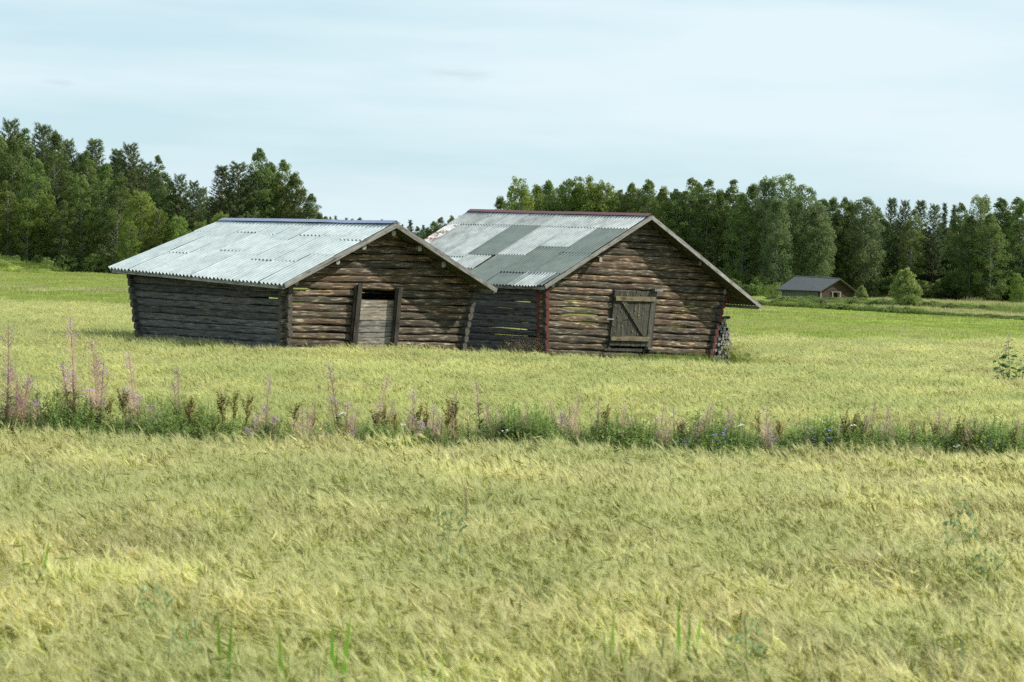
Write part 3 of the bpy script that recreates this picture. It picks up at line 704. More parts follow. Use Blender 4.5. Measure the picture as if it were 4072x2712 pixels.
for (px, py) in [(2447, 1215), (2470, 1237), (2455, 1260), (2437, 1291), (2472, 1297), (2445, 1320), (2496, 1323), (2483, 1213), (2507, 1245), (2520, 1266), (2527, 1233), (2539, 1243), (2539, 1256), (2556, 1250), (2559, 1222), (2585, 1240), (2591, 1275), (2551, 1325), (2534, 1160), (2551, 1170), (2493, 1171), (2534, 1330), (2513, 1316), (2543, 1292)]:
    ht = rk.uniform(2, 4.5)
    mb.prism([p - Bb.root.location for p in gp([(px-1.4, py+ht*.6), (px+1.4, py+ht), (px+1.6, py-ht), (px-1.4, py-ht*.7)], .152 if not (2480 < px < 2545 and 1200 < py < 1300 and abs((px-2467)/87*141+1197-py) < 25) else .188)], Bb.n*.012)
mb.prism([p - Bb.root.location for p in gp([(2537, 1278), (2540, 1278), (2544, 1205), (2541, 1205)], .146)], Bb.n*.008)
o_ = mb.mesh('resin_knots', M['ledge']); o_ = link('resin_knots', o_, Bb.root); o_['kind'] = 'stuff'; o_.matrix_basis = Matrix.Translation(Bb.root.location); o_.parent = door; o_.matrix_parent_inverse = door.matrix_basis.inverted()

# ---- firewood against the right wall
rf_ = random.Random(8); bill = []
for s in range(5):
    mb = MB(); n_ = (7, 6, 5, 8, 6)[s]; R_ = .5; ring = []
    pr = [(math.cos(2*math.pi*k/n_)*rf_.uniform(.8, 1.1), math.sin(2*math.pi*k/n_)*rf_.uniform(.75, 1.1)) for k in range(n_)]
    for t in (0, 1): mb.v += [(t, R_*x, R_*y) for x, y in pr]
    for k in range(n_): mb.f.append((k, (k+1) % n_, n_+(k+1) % n_, n_+k)); mb.m.append(1)
    mb.f.append(tuple(range(n_))[::-1]); mb.m.append(0); mb.f.append(tuple(range(n_, 2*n_))); mb.m.append(0)
    bill.append(mb.mesh('firewood_billet', [M['firewood'], M['firewood_bark']]))
y = 1500.0
while y > 1262:
    x0 = 2874-(y-1255)*.247 - 8; x1 = 2902 - (12 if y < 1300 else 0) + rf_.uniform(-6, 4)
    x = x0
    while x < x1:
        d = rf_.uniform(.075, .125); p = G(x + d*60, y + rf_.uniform(-3, 3), -0.14 + rf_.uniform(-.06, .10))
        if p.z > 0.03:
            o_ = link('firewood_billet', rf_.choice(bill))
            ax = (Bb.l + Bb.g*rf_.uniform(.0, .35) + UP*rf_.uniform(-.08, .08))
            mw = (frame(ax) @ Matrix.Rotation(rf_.uniform(0, 6.28), 3, 'X') @ Matrix.Diagonal((rf_.uniform(.6, .9), d*1.12, d*1.12))).to_4x4(); mw.translation = p; o_.matrix_basis = mw
            tag(o_, 'grey split firewood billet in the stack against the right barn', 'firewood', 'firewood stacked beside the right barn')
        x += d*108
    y -= 12.0
o_ = log('firewood_pole', None, G(2862, 1264, -.28), G(2899, 1262, -.30), .05, M['firewood_bark'], M['firewood'], 77, seg=3)
tag(o_, 'dark short pole lying across the top of the firewood stack', 'firewood')

# ---- the far barn
random.seed(13)
Cc = make_barn('log_barn', 'small far log barn with dark roof at the wood edge', 3259, 232, 42,
    ((3259, 1158), (3398, 1166)), ((3259, 1197), (3396, 1204)), 8, (3112, 1151), (3112, 1192),
    ((3166, 1098), (3342, 1108)), ((3087, 1151), (3262, 1158)), (3416, 1166), 0, 0.6, 'c')
def wall_mesh(name, rows, material, zc):
    mb = MB()
    for p, q in rows:
        d = (q-p).normalized(); up = UP*zc; s = d.cross(UP).normalized()*.1
        pts = [p+up*.48, p+s*.8+up*.3, p+s+Vector((0, 0, 0)), p+s*.8-up*.3, p-up*.48, p-s]
        mb.prism([v - Cc.root.location for v in pts], q-p)
    o = link(name, mb.mesh(name, material), Cc.root); o.matrix_basis = Matrix.Translation(Cc.root.location)
    return o
h = (Cc.tl.z-Cc.bl.z)/8
rows = []
for i in range(9):
    p, q = Cc.row(i+.5); d = q-p
    if 1 <= i <= 6: rows += [(p-Cc.g*.2, p+d*.36), (p+d*.56, q+Cc.g*.2)]
    else: rows.append((p-Cc.g*.2, q+Cc.g*.2))
apx = Cc.RN - Cc.n*Cc.o - UP*.2; k = 1
nT = max(2, int((apx.z - Cc.tl.z)/h))
for k in range(nT):
    t = (k+.5)/nT; rows.append((Cc.tl.lerp(apx, t), Cc.tr.lerp(apx, t)))
wall_mesh('gable_wall', rows, M['log_red'], h)
wall_mesh('long_wall', [(Cc.lrow(i)[0]+Cc.n*.2, Cc.lrow(i)[1]+Cc.l*.2) for i in range(9)], M['log_pale'], h)
sh = Cc.lrow(0)[1]-Cc.lrow(0)[0]
wall_mesh('rear_wall', [(a_+sh, b_+sh) for a_, b_ in rows if (b_-a_).length > .1], M['log_pale'], h)
wall_mesh('far_wall', [(Cc.row(i)[1], Cc.row(i)[1]+sh) for i in range(9)], M['log_pale'], h)
roof_common(Cc, M['slate'], 9, .2, .01, 'post_dark')
for c in (Cc.cl, Cc.cr):
    nn = roof_slab(Cc, c); mb = MB(); mb.prism([p-Cc.root.location for p in (c[1], c[0], c[2], c[3])], nn*.03)
    o_ = link('roof_sheet', mb.mesh('roof_sheet', M['slate']), Cc.roof); o_.matrix_basis = Matrix.Translation(Cc.root.location)
for px in (3308, 3338):
    slab('door_post', Cc.root, [Cc.G(px-2, 1200, .12), Cc.G(px+2, 1200, .12), Cc.G(px+3, 1160, .12), Cc.G(px-1, 1160, .12)], Cc.n*.1, M['board_grey'])
o_ = slab('door', Cc.root, [Cc.G(3328, 1198, .1), Cc.G(3337, 1198, .1), Cc.G(3338, 1162, .1), Cc.G(3329, 1162, .1)], Cc.n*.06, M['dark'])
slab('lintel', Cc.root, [Cc.G(3304, 1162, .12), Cc.G(3343, 1163, .12), Cc.G(3343, 1160, .12), Cc.G(3304, 1159, .12)], Cc.n*.1, M['board_grey'])

# ------------------------------------------------------------------ trees
def leafq(rng, pts, w, l, up_bias=0.3, dirs=None, cen=None):
    n = len(pts)
    nr = rng.normal(size=(n, 3)); nr[:, 2] += up_bias*2
    if cen is not None:
        ov = pts-cen; nr = nr*.45 + ov/(np.linalg.norm(ov, axis=1)[:, None]+1e-6)*1.1
    nr /= np.linalg.norm(nr, axis=1)[:, None]
    a = rng.normal(size=(n, 3)) if dirs is None else dirs + rng.normal(size=(n, 3))*0.35
    a -= (a*nr).sum(1)[:, None]*nr; a /= np.linalg.norm(a, axis=1)[:, None]+1e-9
    b = np.cross(nr, a)
    ww = (w*rng.uniform(.6, 1.3, n))[:, None]/2; ll = (l*rng.uniform(.6, 1.3, n))[:, None]/2
    return np.stack([pts-a*ll, pts-b*ww, pts+a*ll, pts+b*ww], axis=1)
def broadleaf(seed, H=16.0, R=2.6, h0=2.2, nclump=120, per=75, leaf=0.30, profile='birch', clump_r=0.75):
    rng = np.random.default_rng(seed); rd = random.Random(seed)
    tr = MB(); top = H*0.93; bend = [rd.uniform(-.25, .25) for _ in range(4)]
    def axis(z): t = z/H; return np.array([bend[0]*math.sin(3*t)+bend[1]*t*1.5, bend[2]*math.sin(2.5*t)+bend[3]*t*1.5, z])
    tr.tube([axis(z) for z in np.linspace(0, top, 9)], [0.017*H*(1-.88*k/8)*(.55) for k in range(9)], 6)
    cr = []; 
    for i in range(nclump):
        t = rd.random()**0.85
        z = h0+(H-h0)*t
        if profile == 'birch': rad = R*(math.sin(math.pi*min(1, .18+.80*t))**.85)
        elif profile == 'aspen': rad = R*(math.sin(math.pi*min(1, .22+.73*t))**.55)
        else: rad = R*(math.sin(math.pi*min(1, .30+.68*t))**.6)
        th = rd.uniform(0, 6.283); rr = rad*math.sqrt(rd.uniform(.12, 1.0))
        c = axis(z) + np.array([rr*math.cos(th), rr*math.sin(th), rd.uniform(-.3, .3)])
        cr_ = clump_r*rd.uniform(.6, 1.25)*(0.55+0.45*min(1, (1-t)*2.2))
        n = int(per*(cr_/clump_r)**1.5)+8
        p = rng.normal(size=(n, 3)); p /= np.linalg.norm(p, axis=1)[:, None]; p = p*rng.uniform(.45, 1.08, (n, 1))**.6*np.array([.95, .95, .85])*cr_ + c
        p[:, 2] -= 0.25*np.linalg.norm(p[:, :2]-c[:2], axis=1)
        cr.append(leafq(rng, p, leaf*.7, leaf*1.05, .3, None, c))
        if rr > .35*rad and i % 2 == 0:
            s = axis(max(.6*h0, z-rr*rd.uniform(.5, 1.0)))
            tr.tube([s, (s+c)/2+np.array([0, 0, .15]), c], [.010*H*.35, .05, .018], 4, cap=False)
    nf = int(nclump*per*.16); t = rng.random(nf)**.9
    pr = {'birch': (.18, .80, .85), 'aspen': (.22, .73, .55)}.get(profile, (.30, .68, .6))
    rad = R*np.sin(math.pi*np.minimum(1, pr[0]+pr[1]*t))**pr[2]*np.sqrt(rng.uniform(.05, .95, nf)); th = rng.uniform(0, 6.283, nf); z = h0+(H-h0)*t
    axs = np.array([axis(v) for v in z]); p = axs+np.stack([rad*np.cos(th), rad*np.sin(th), np.zeros(nf)], 1); ca = axs.copy(); ca[:, 2] -= .4*R
    cr.append(leafq(rng, p, leaf*.7, leaf*1.05, .35))
    cq = MB(); cq.quads(np.concatenate(cr)); return tr, cq
def pine(seed, H=20.0, R=2.9, h0=6.0):
    rng = np.random.default_rng(seed); rd = random.Random(seed); tr = MB(); cr = []
    bx, by = rd.uniform(-.3, .3), rd.uniform(-.3, .3)
    ax = lambda z: np.array([bx*math.sin(3*z/H), by*math.sin(3*z/H), z])
    tr.tube([ax(z) for z in np.linspace(0, H*.98, 9)], [.16*(H/20)*(1-.88*k/8) for k in range(9)], 6)
    def tuft(q, d, n, ln):
        dirs = rng.normal(size=(n, 3))*.42 + d; dirs /= np.linalg.norm(dirs, axis=1)[:, None]
        cr.append(leafq(rng, q + dirs*rng.uniform(.05, ln, (n, 1)), .06, .36, .3, dirs))
    z = h0
    while z < H*.97:
        t = (z-h0)/(H-h0); nb = rd.choice((4, 5, 5, 6)); t0 = rd.uniform(0, 6.28)
        for b in range(nb):
            ln = R*(1.02-t)**.72*rd.uniform(.62, 1.12)*(.6+.4*min(1, t*3)) + .25; th = t0+6.283*b/nb+rd.uniform(-.35, .35)
            up = .02+.42*t+rd.uniform(-.06, .12); d = np.array([math.cos(th), math.sin(th), up]); s0 = ax(z+rd.uniform(-.12, .12))
            e = s0+d*ln+np.array([0, 0, .16*ln]); pt = lambda k: s0+d*ln*k+np.array([0, 0, .16*ln*k*k])
            tr.tube([s0, pt(.5), e], [.045, .028, .01], 4, cap=False)
            nk = max(3, int(ln/.30))
            for i in range(nk):
                k = .28+.72*(i+rd.random())/nk; side = np.array([-math.sin(th), math.cos(th), 0])*rd.gauss(0, .20*ln*(1.15-k)+.10)
                tuft(pt(min(1, k))+side, np.array([d[0]*.55, d[1]*.55, .95]), 22, .34)
            tuft(e, np.array([d[0]*.6, d[1]*.6, 1.0]), 24, .5)
        z += rd.uniform(.42, .62)*(1-.25*t)
    tuft(ax(H*.95), np.array([0, 0, 1.0]), 34, .7)
    cq = MB(); cq.quads(np.concatenate(cr)); return tr, cq
def spruce(seed, H=15.0, R=2.0):
    rng = np.random.default_rng(seed); rd = random.Random(seed); tr = MB(); cr = []
    tr.tube([(0, 0, z) for z in np.linspace(0, H, 6)], [.15*(1-.95*k/5) for k in range(6)], 6)
    for i in range(150):
        t = (i/150)**.9; z = .8+(H-.8)*t; ln = R*(1-t)**.8*rd.uniform(.75, 1.1)+.12; th = rd.uniform(0, 6.283)
        d = np.array([math.cos(th), math.sin(th), -.18+.4*t]); n = int(10+26*ln)
        k = rng.uniform(.15, 1, (n, 1)); p = np.array([0, 0, z]) + d*ln*k + rng.normal(size=(n, 3))*np.array([.14, .14, .10])
        dirs = d*.8 + np.array([0, 0, .1]) + rng.normal(size=(n, 3))*.5
        cr.append(leafq(rng, p, .11, .40, .4, dirs))
    cq = MB(); cq.quads(np.concatenate(cr)); return tr, cq

TP = {}
def reg(kind, H, tc_, bark, leaf): TP.setdefault(kind, []).append((H, tc_[0].mesh(kind+'_trunk', M[bark], True), tc_[1].mesh(kind+'_crown', M[leaf])))
for s in range(4): reg('birch', 16, broadleaf(10+s, 16, 2.9, .5, 145, 115, .21), 'bark_birch', 'leaf_birch')
for s in range(3): reg('light_birch', 12, broadleaf(20+s, 12, 2.6, .4, 130, 105, .21, 'aspen', .72), 'bark_birch', 'leaf_light')
for s in range(3): reg('aspen', 15, broadleaf(30+s, 15, 3.1, .3, 160, 115, .22, 'aspen', .85), 'bark_grey', 'leaf_aspen')
for s in range(3): reg('pine', 20, pine(40+s, 20, 2.9+.3*s, 4.0+s), 'bark_pine', 'needle_pine')
for s in range(2): reg('spruce', 15, spruce(50+s), 'bark_pine', 'needle_spruce')
for s in range(2): reg('willow', 4.5, broadleaf(60+s, 4.5, 1.75, .05, 170, 110, .14, 'bush', .38), 'bark_grey', 'leaf_willow')
for s in range(2): reg('slim_birch', 17, broadleaf(70+s, 17, 2.0, 3.0, 95, 85, .21, 'birch', .62), 'bark_birch', 'leaf_birch')

ORD = 'first second third fourth fifth sixth seventh eighth ninth tenth eleventh twelfth thirteenth fourteenth fifteenth sixteenth seventeenth eighteenth nineteenth twentieth'.split()
ORD += ['twenty-'+w for w in ORD[:9]] + ['thirtieth'] + ['thirty-'+w for w in ORD[:9]] + ['fortieth'] + ['forty-'+w for w in ORD[:9]] + ['fiftieth'] + ['fifty-'+w for w in ORD[:9]]
trd = random.Random(5)
def place_tree(kind, px, py, d, wf=1.0, label='', group=None, name=None, cat='tree', parts=('trunk', 'crown')):
    H0, tm, cm = trd.choice(TP[kind]); p = at(px, py, d); zb = height(p.x, d); h = p.z - zb
    s = h/H0; name = name or {'light_birch': 'birch_tree', 'slim_birch': 'birch_tree', 'willow': 'willow_bush'}.get(kind, kind+'_tree')
    o = empty(name, (p.x, d, zb-.05), trd.uniform(0, 6.28), label=label, cat=cat, group=group)
    o.scale = (s*wf, s*wf, s)
    for nm, me in ((parts[0], tm), (parts[1], cm)):
        c = bpy.data.objects.new(nm, me); COL.objects.link(c); c.parent = o
    return o
left_trees = [  # px, top y, kind, distance, width
 (47, 470, 'pine', 318, 1.0), (8, 545, 'birch', 306, 1.0), (105, 515, 'slim_birch', 312, 1.1), (171, 486, 'pine', 316, 1.1), (225, 530, 'birch', 308, .95), (270, 547, 'pine', 314, .9), (60, 560, 'birch', 304, 1.0),
 (300, 690, 'birch', 302, 1.05), (350, 602, 'slim_birch', 305, 1.1), (381, 552, 'pine', 315, 1.15), (140, 640, 'birch', 300, 1.05), (466, 591, 'pine', 316, 1.0), (522, 566, 'pine', 312, 1.05),
 (420, 657, 'birch', 300, 1.1), (580, 640, 'pine', 316, 1.1), (635, 616, 'slim_birch', 309, 1.1), (680, 720, 'birch', 312, 1.0), (718, 690, 'pine', 310, 1.05), (773, 716, 'pine', 312, 1.0), (806, 740, 'pine', 316, 1.0),
 (885, 657, 'pine', 304, 1.2), (944, 641, 'pine', 306, 1.3), (1038, 591, 'birch', 308, 1.05), (1085, 650, 'birch', 313, 1.1), (1126, 635, 'birch', 310, 1.05), (1185, 690, 'birch', 308, 1.1), (1235, 770, 'birch', 306, 1.1),
 (33, 762, 'light_birch', 296, 1.1), (110, 790, 'light_birch', 294, 1.0), (195, 775, 'light_birch', 296, .9), (250, 800, 'birch', 294, 1.1), (331, 700, 'birch', 298, 1.0), (470, 690, 'birch', 296, 1.1),
 (552, 760, 'light_birch', 292, 1.1), (520, 880, 'light_birch', 288, 1.0), (635, 834, 'light_birch', 290, 1.0), (712, 861, 'light_birch', 290, 1.1), (800, 880, 'light_birch', 288, 1.1), (880, 850, 'light_birch', 292, 1.1), (960, 860, 'birch', 294, 1.2), (1270, 850, 'birch', 304, 1.1)]
left_trees.sort()
desc = {'pine': 'dark pine with bristly crown', 'birch': 'leafy green birch', 'slim_birch': 'slim pale-stemmed birch with airy crown', 'light_birch': 'low bright yellow-green birch', 'aspen': 'broad rounded aspen', 'spruce': 'pointed dark spruce'}
def lay(rows, where, group):
    cnt = {}; tot = {}
    for r in rows: tot[r[2]] = tot.get(r[2], 0)+1
    for (px, py, kd, d, wf) in rows:
        i = cnt.get(kd, 0); cnt[kd] = i+1
        w = ORD[i]+' such from the left in '+where if tot[kd] > 1 else 'in '+where
        place_tree(kd, px, py, d, wf, desc[kd]+', '+w, group)
lay(left_trees, 'the left wood', 'trees of the left wood')
right_trees = [
 (1992, 786, 'birch', 266, 1.1), (2058, 708, 'light_birch', 262, .8), (2100, 760, 'birch', 268, 1.1), (2140, 738, 'birch', 264, 1.0), (2190, 721, 'birch', 266, 1.0), (2225, 745, 'aspen', 270, .8), (2262, 714, 'light_birch', 264, .8), (2300, 728, 'birch', 266, 1.1), (2343, 704, 'light_birch', 264, .85),
 (2380, 735, 'birch', 268, 1.0), (2411, 728, 'light_birch', 264, .8), (2460, 755, 'birch', 266, 1.1), (2506, 731, 'birch', 264, .9), (2545, 748, 'aspen', 268, .7), (2581, 718, 'birch', 264, .9), (2635, 748, 'birch', 262, 1.0), (2690, 752, 'birch', 262, 1.1),
 (2751, 704, 'slim_birch', 262, 1.3), (2785, 730, 'birch', 266, 1.0), (2818, 711, 'slim_birch', 262, 1.3), (2865, 760, 'birch', 264, 1.0), (2927, 718, 'slim_birch', 262, 1.4), (2960, 770, 'birch', 258, 1.1), (2995, 738, 'birch', 262, 1.1), (3056, 711, 'aspen', 259, .75), (3131, 704, 'aspen', 258, .95), (3195, 745, 'aspen', 256, .95), (3260, 815, 'aspen', 255, .95), (3100, 790, 'aspen', 252, .9),
 (3273, 795, 'birch', 276, 1.0), (3314, 791, 'birch', 278, 1.0), (3355, 789, 'birch', 276, 1.1), (3400, 805, 'aspen', 276, .8), (3445, 793, 'aspen', 274, .95), (3500, 830, 'birch', 280, 1.1), (3550, 786, 'pine', 282, .9), (3600, 793, 'pine', 280, .8), (3632, 830, 'slim_birch', 276, 1.3),
 (3664, 795, 'pine', 284, 1.0), (3719, 807, 'pine', 282, 1.0), (3757, 807, 'spruce', 286, .9), (3796, 814, 'spruce', 284, 1.0), (3828, 807, 'birch', 276, 1.0), (3901, 784, 'aspen', 272, .85), (3865, 860, 'birch', 270, 1.1), (3950, 850, 'birch', 268, 1.2), (3983, 791, 'birch', 276, 1.1), (4042, 782, 'slim_birch', 274, 1.4), (4066, 800, 'birch', 272, 1.2), (4046, 1086, 'light_birch', 262, 1.2)]
right_trees.sort()
lay(right_trees, 'the right wood', 'trees of the right wood')
far_trees = [(1290, 862, 'birch', 560, 1.2), (1314, 862, 'spruce', 600, 1.0), (1335, 858, 'spruce', 604, 1.0), (1377, 866, 'spruce', 598, 1.2), (1405, 872, 'birch', 600, 1.0), (1429, 868, 'birch', 596, 1.0), (1470, 885, 'spruce', 604, 1.0), (1519, 872, 'spruce', 600, 1.0), (1560, 890, 'birch', 600, 1.2), (1600, 892, 'spruce', 590, 1.0),
 (1632, 874, 'spruce', 470, 1.3), (1662, 900, 'birch', 470, 1.1), (1684, 894, 'spruce', 472, 1.2), (1706, 905, 'birch', 468, 1.1), (1728, 881, 'birch', 470, 1.0), (1752, 864, 'birch', 468, 1.2), (1796, 860, 'birch', 466, 1.2), (1835, 862, 'birch', 470, 1.2), (1880, 850, 'birch', 468, 1.2), (1930, 840, 'birch', 440, 1.2)]
lay(far_trees, 'the distant trees behind the barns', 'distant trees between the woods')

# deep wood behind the front rows: one mass
wm = []
for kd in ('birch', 'pine', 'aspen', 'spruce'):
    H0, tm, cm = TP[kd][0]
    bm_ = MB(); 
    for me, mi in ((tm, 0), (cm, 1)):
        co = np.empty(len(me.vertices)*3, dtype=np.float32); me.vertices.foreach_get('co', co); co = co.reshape(-1, 3)/H0
        bm_.add(co.tolist(), [tuple(p.vertices) for p in me.polygons], mi)
    wm.append(bm_.mesh('wood_'+kd, [tm.materials[0], cm.materials[0]]))
wood_col = proto_collection('wood', wm)
wr = random.Random(9); P, Rr, Ss, Ii = [], [], [], []
def mass(px0, px1, n, d0, d1, hfun, kinds):
    for _ in range(n):
        px = wr.uniform(px0, px1); d = wr.uniform(d0, d1); x = (px-CX)/K*d; hh = hfun(px)*wr.uniform(.72, 1.0)
        P.append((x, d, -.05)); Rr.append((0, 0, wr.uniform(0, 6.28))); Ss.append((hh*1.25, hh*1.25, hh)); Ii.append(wr.choice(kinds))
def interp(pts):
    def f(x):
        for (a, b), (c, d) in zip(pts, pts[1:]):
            if x <= c: return b+(d-b)*max(0, (x-a))/(c-a)
        return pts[-1][1]
    return f
order = sorted(['wood_birch', 'wood_pine', 'wood_aspen', 'wood_spruce'])
mass(-900, 0, 60, 305, 345, lambda x: 21, [0, 0, 1]); mass(0, 900, 120, 318, 350, interp([(0, 22.5), (300, 20), (560, 18), (700, 13.5), (900, 13.5)]), [0, 1, 1]); mass(880, 1250, 40, 314, 335, interp([(880, 15), (1050, 17), (1250, 9)]), [0, 1])
mass(1240, 2000, 130, 500, 680, lambda x: 12.0, [0, 3, 3, 1]); 
mass(2000, 3260, 190, 270, 300, interp([(2000, 10), (2060, 13.5), (2400, 14), (3200, 14)]), [0, 0, 2]); mass(3250, 4100, 170, 284, 312, lambda x: 11.8, [0, 1, 2, 3]); mass(4100, 5400, 90, 268, 312, lambda x: 12.2, [0, 2])
scatter('deep_wood', wood_col, P, Rr, Ss, Ii, label='dense trees filling the woods behind the front rows', cat='wood')
# undergrowth along the wood edges
bu = [broadleaf(80+s, 1.0, .75, .02, 60, 45, .13, 'bush', .22)[1].mesh('undergrowth_bush', M['leaf_birch']) for s in range(3)]
bcol = proto_collection('undergrowth', bu); P, Rr, Ss, Ii = [], [], [], []
for (a, b, n, d0, d1, h0, h1) in ((-500, 1280, 120, 288, 300, .8, 2.4), (1900, 2900, 70, 252, 260, 1.0, 2.8), (3280, 4500, 130, 276, 290, 1.2, 2.6)):
    for _ in range(n):
        px = wr.uniform(a, b); d = wr.uniform(d0, d1); hh = wr.uniform(h0, h1); x = (px-CX)/K*d
        P.append((x, d, height(x, d)-.05)); Rr.append((0, 0, wr.uniform(0, 6.28))); Ss.append((hh*1.2, hh*1.2, hh)); Ii.append(wr.randrange(3))
scatter('undergrowth', bcol, P, Rr, Ss, Ii, label='leafy undergrowth along the edge of the woods', cat='undergrowth')
place_tree('willow', 3605, 1072, 200, 1.0, 'big round willow bush standing alone near the dark wood', cat='bush')
place_tree('willow', 3428, 1138, 222, .95, 'small willow bush at the right end of the far barn', cat='bush')
place_tree('willow', 3398, 1178, 214, 1.3, 'low willow shoot right of the far barn doorway', cat='bush')

# ------------------------------------------------------------------ meadow grass
rng = np.random.default_rng(3)
def grass_patch(seed, size, n, h0, h1, w, mats_, lean=.35, droop=.25):
    rd = random.Random(seed); mb = MB()
    for _ in range(n):
        x, y = rd.uniform(-size/2, size/2), rd.uniform(-size/2, size/2); h_ = rd.uniform(h0, h1)
        th = rd.uniform(0, 6.283)
        mb.blade((x, y, -.02), (math.cos(th)*lean*rd.random()-.1, math.sin(th)*lean*rd.random(), 1), h_, w*rd.uniform(.7, 1.2), droop, 2, rd.choices(range(len(mats_)), [6]+[1]*(len(mats_)-1))[0], side=(math.cos(th+1), math.sin(th+1), 0))
    return mb.mesh('grass_patch', [M[k] for k in mats_])
mcol = proto_collection('meadow_patch', [grass_patch(s, 1.3, 190, .07, .20, .028, ['meadow_blade', 'grass']) for s in range(4)] + [grass_patch(9, 1.3, 120, .18, .42, .02, ['dry_grass', 'meadow_blade', 'grass'])])
P, Rr, Ss, Ii = [], [], [], []; mr_ = random.Random(31)
y = 66.0
while y < 300:
    st = 1.15 if y < 130 else (1.7 if y < 190 else 2.4); k = st/1.15
    x0, x1 = -.262*y-5, .262*y+5; x = x0
    while x < x1:
        X, Y = x+mr_.uniform(-.3, .3)*st, y+mr_.uniform(-.3, .3)*st
        if Y > medge(X)-1.0 and not (Y > 283 and X < -30):
            hs = (1+.3*vnoise(X*.12, Y*.1, 4))*(1.0 if y < 190 else 1.25)
            if mr_.random() < .012: hs *= 2.0
            P.append((X, Y, height(X, Y)+.02)); Rr.append((0, 0, mr_.uniform(0, 6.28))); Ss.append((k, k, hs*k**.3)); bd = (X < -14 and 140 < Y+.1*X < 158) or (X > 30 and Y > dbank(X)+3); Ii.append(4 if mr_.random() < (.55 if bd else .06*max(0, vnoise(X*.2, Y*.06, 9))+.012*(Y < 95)) else mr_.randrange(4))
        x += st
    y += st
scatter('meadow_grass', mcol, P, Rr, Ss, Ii, label='short green meadow grass behind the barns', cat='grass')

# ------------------------------------------------------------------ barley
def barley_patch(seed, size=.7, n=115, hb=.57, er=1.0, aw=.0014, sx=''):
    rd = random.Random(seed); mb = MB()
    er0 = er
    for num in range(n):
        big = num < 6; er = er0*1.45 if big else er0
        x, y = rd.uniform(-size/2, size/2), rd.uniform(-size/2, size/2); h_ = hb*rd.gauss(1, .085)*(1.09 if big else 1)
        th = rd.uniform(0, 6.283); lx = -.13+rd.gauss(0, .10); ly = rd.gauss(0, .08)
        p0 = Vector((x, y, -.03)); p1 = Vector((x+lx*.35*h_, y+ly*.4*h_, h_*.6)); p2 = Vector((x+lx*h_*1.1, y+ly*h_, h_))
        sd = Vector((math.cos(th), math.sin(th), 0))*.0022
        mb.add([p0-sd, p0+sd, p1-sd, p1+sd, p2-sd, p2+sd], [(0, 1, 3, 2), (2, 3, 5, 4)], 0)
        for q in range(rd.choice((1, 2, 2))):
            t = rd.uniform(.35, .85); b = p0.lerp(p1, t/.6) if t < .6 else p1.lerp(p2, (t-.6)/.4)
            t2 = rd.uniform(0, 6.283); mb.blade(b, (math.cos(t2)-.25, math.sin(t2), rd.uniform(.5, 1.3)), rd.uniform(.12, .22), .010, rd.uniform(.3, .9), 3, 0)
        dr = rd.random()
        if dr < .62: e = Vector((-.5+rd.gauss(0, .42), rd.gauss(0, .5), .62+rd.gauss(0, .32)))
        elif dr < .85: e = Vector((-.8+rd.gauss(0, .3), rd.gauss(0, .5), -.05+rd.gauss(0, .3)))
        else: e = Vector((rd.gauss(-.2, .4), rd.gauss(0, .4), -.8))
        e.normalize(); el = rd.uniform(.055, .085)*(1+(er-1)*.6); q0 = p2; q1 = p2+e*el; mi = (1 if rd.random() < .9 else 3) if not big else rd.choice((3, 3, 3, 2))
        mb.tube([q0, q0.lerp(q1, .35), q1], [.0028*er, .0062*er, .0025*er], 4, mi, cap=False)
        for k in range(5 if big else 12):
            b = q0.lerp(q1, rd.uniform(.15, 1)); d = (e + Vector((rd.gauss(0, .17)-.05, rd.gauss(0, .17), rd.gauss(0, .15)+.05))).normalized()
            s2 = d.orthogonal(); s2.rotate(Quaternion(d, rd.uniform(0, 6.28))); s2 = s2.normalized()*aw
            tip = b + d*rd.uniform(.10, .16) + Vector((-.008, 0, 0)); mb.add([b-s2, b+s2, tip], [(0, 1, 2)], 2)
    return mb.mesh('barley_patch', [M['barley_stem'+sx], M['barley'+sx], M['awn'+sx], M['shaded_ear']])
bpc = proto_collection('barley_patch', [barley_patch(200+s, sx='_green') for s in range(8)])
bpn = proto_collection('near_barley_patch', [barley_patch(220+s, .7, 110, .57, 1.2, .0016) for s in range(8)])
def inside_barn(B, X, Y, mar):
    v = Vector((X, Y, 0)) - Vector((B.N.x, B.N.y, 0)); w = (B.tr-B.tl).dot(B.g); ll = (B.ft-B.tl).dot(B.l)
    return -mar < v.dot(B.g) < w+mar and -mar*1.1 < v.dot(B.l) < ll+mar
def barley_field(name, y0, y1, inside, step, label, seed, hscale=1.0, col=None):
    rd = random.Random(seed); P, Rr, Ss, Ii = [], [], [], []; y = y0
    while y < y1:
        x0 = -.262*y-2.6; x = x0
        while x < -x0:
            X, Y = x+rd.uniform(-.2, .2), y+rd.uniform(-.2, .2)
            if inside(X, Y):
                s = hscale*(1 + .085*vnoise(X*.55, Y*1.15, seed) + .06*vnoise(X*1.7, Y*2.6, seed+3) + rd.uniform(-.05, .05))
                P.append((X, Y, height(X, Y))); Rr.append((rd.gauss(0, .06), rd.gauss(0, .06), rd.gauss(0, .45))); Ss.append((1, 1, s)); Ii.append(rd.randrange(8))
            x += step
        y += step
    return scatter(name, col or bpc, P, Rr, Ss, Ii, label=label, cat='barley')
barley_field('barley_crop', 8.5, 30, lambda X, Y: Y < edge1(X)+.12*math.sin(X*3), .52, 'near strip of pale ripening barley filling the foreground', 1, 1.0, bpn)
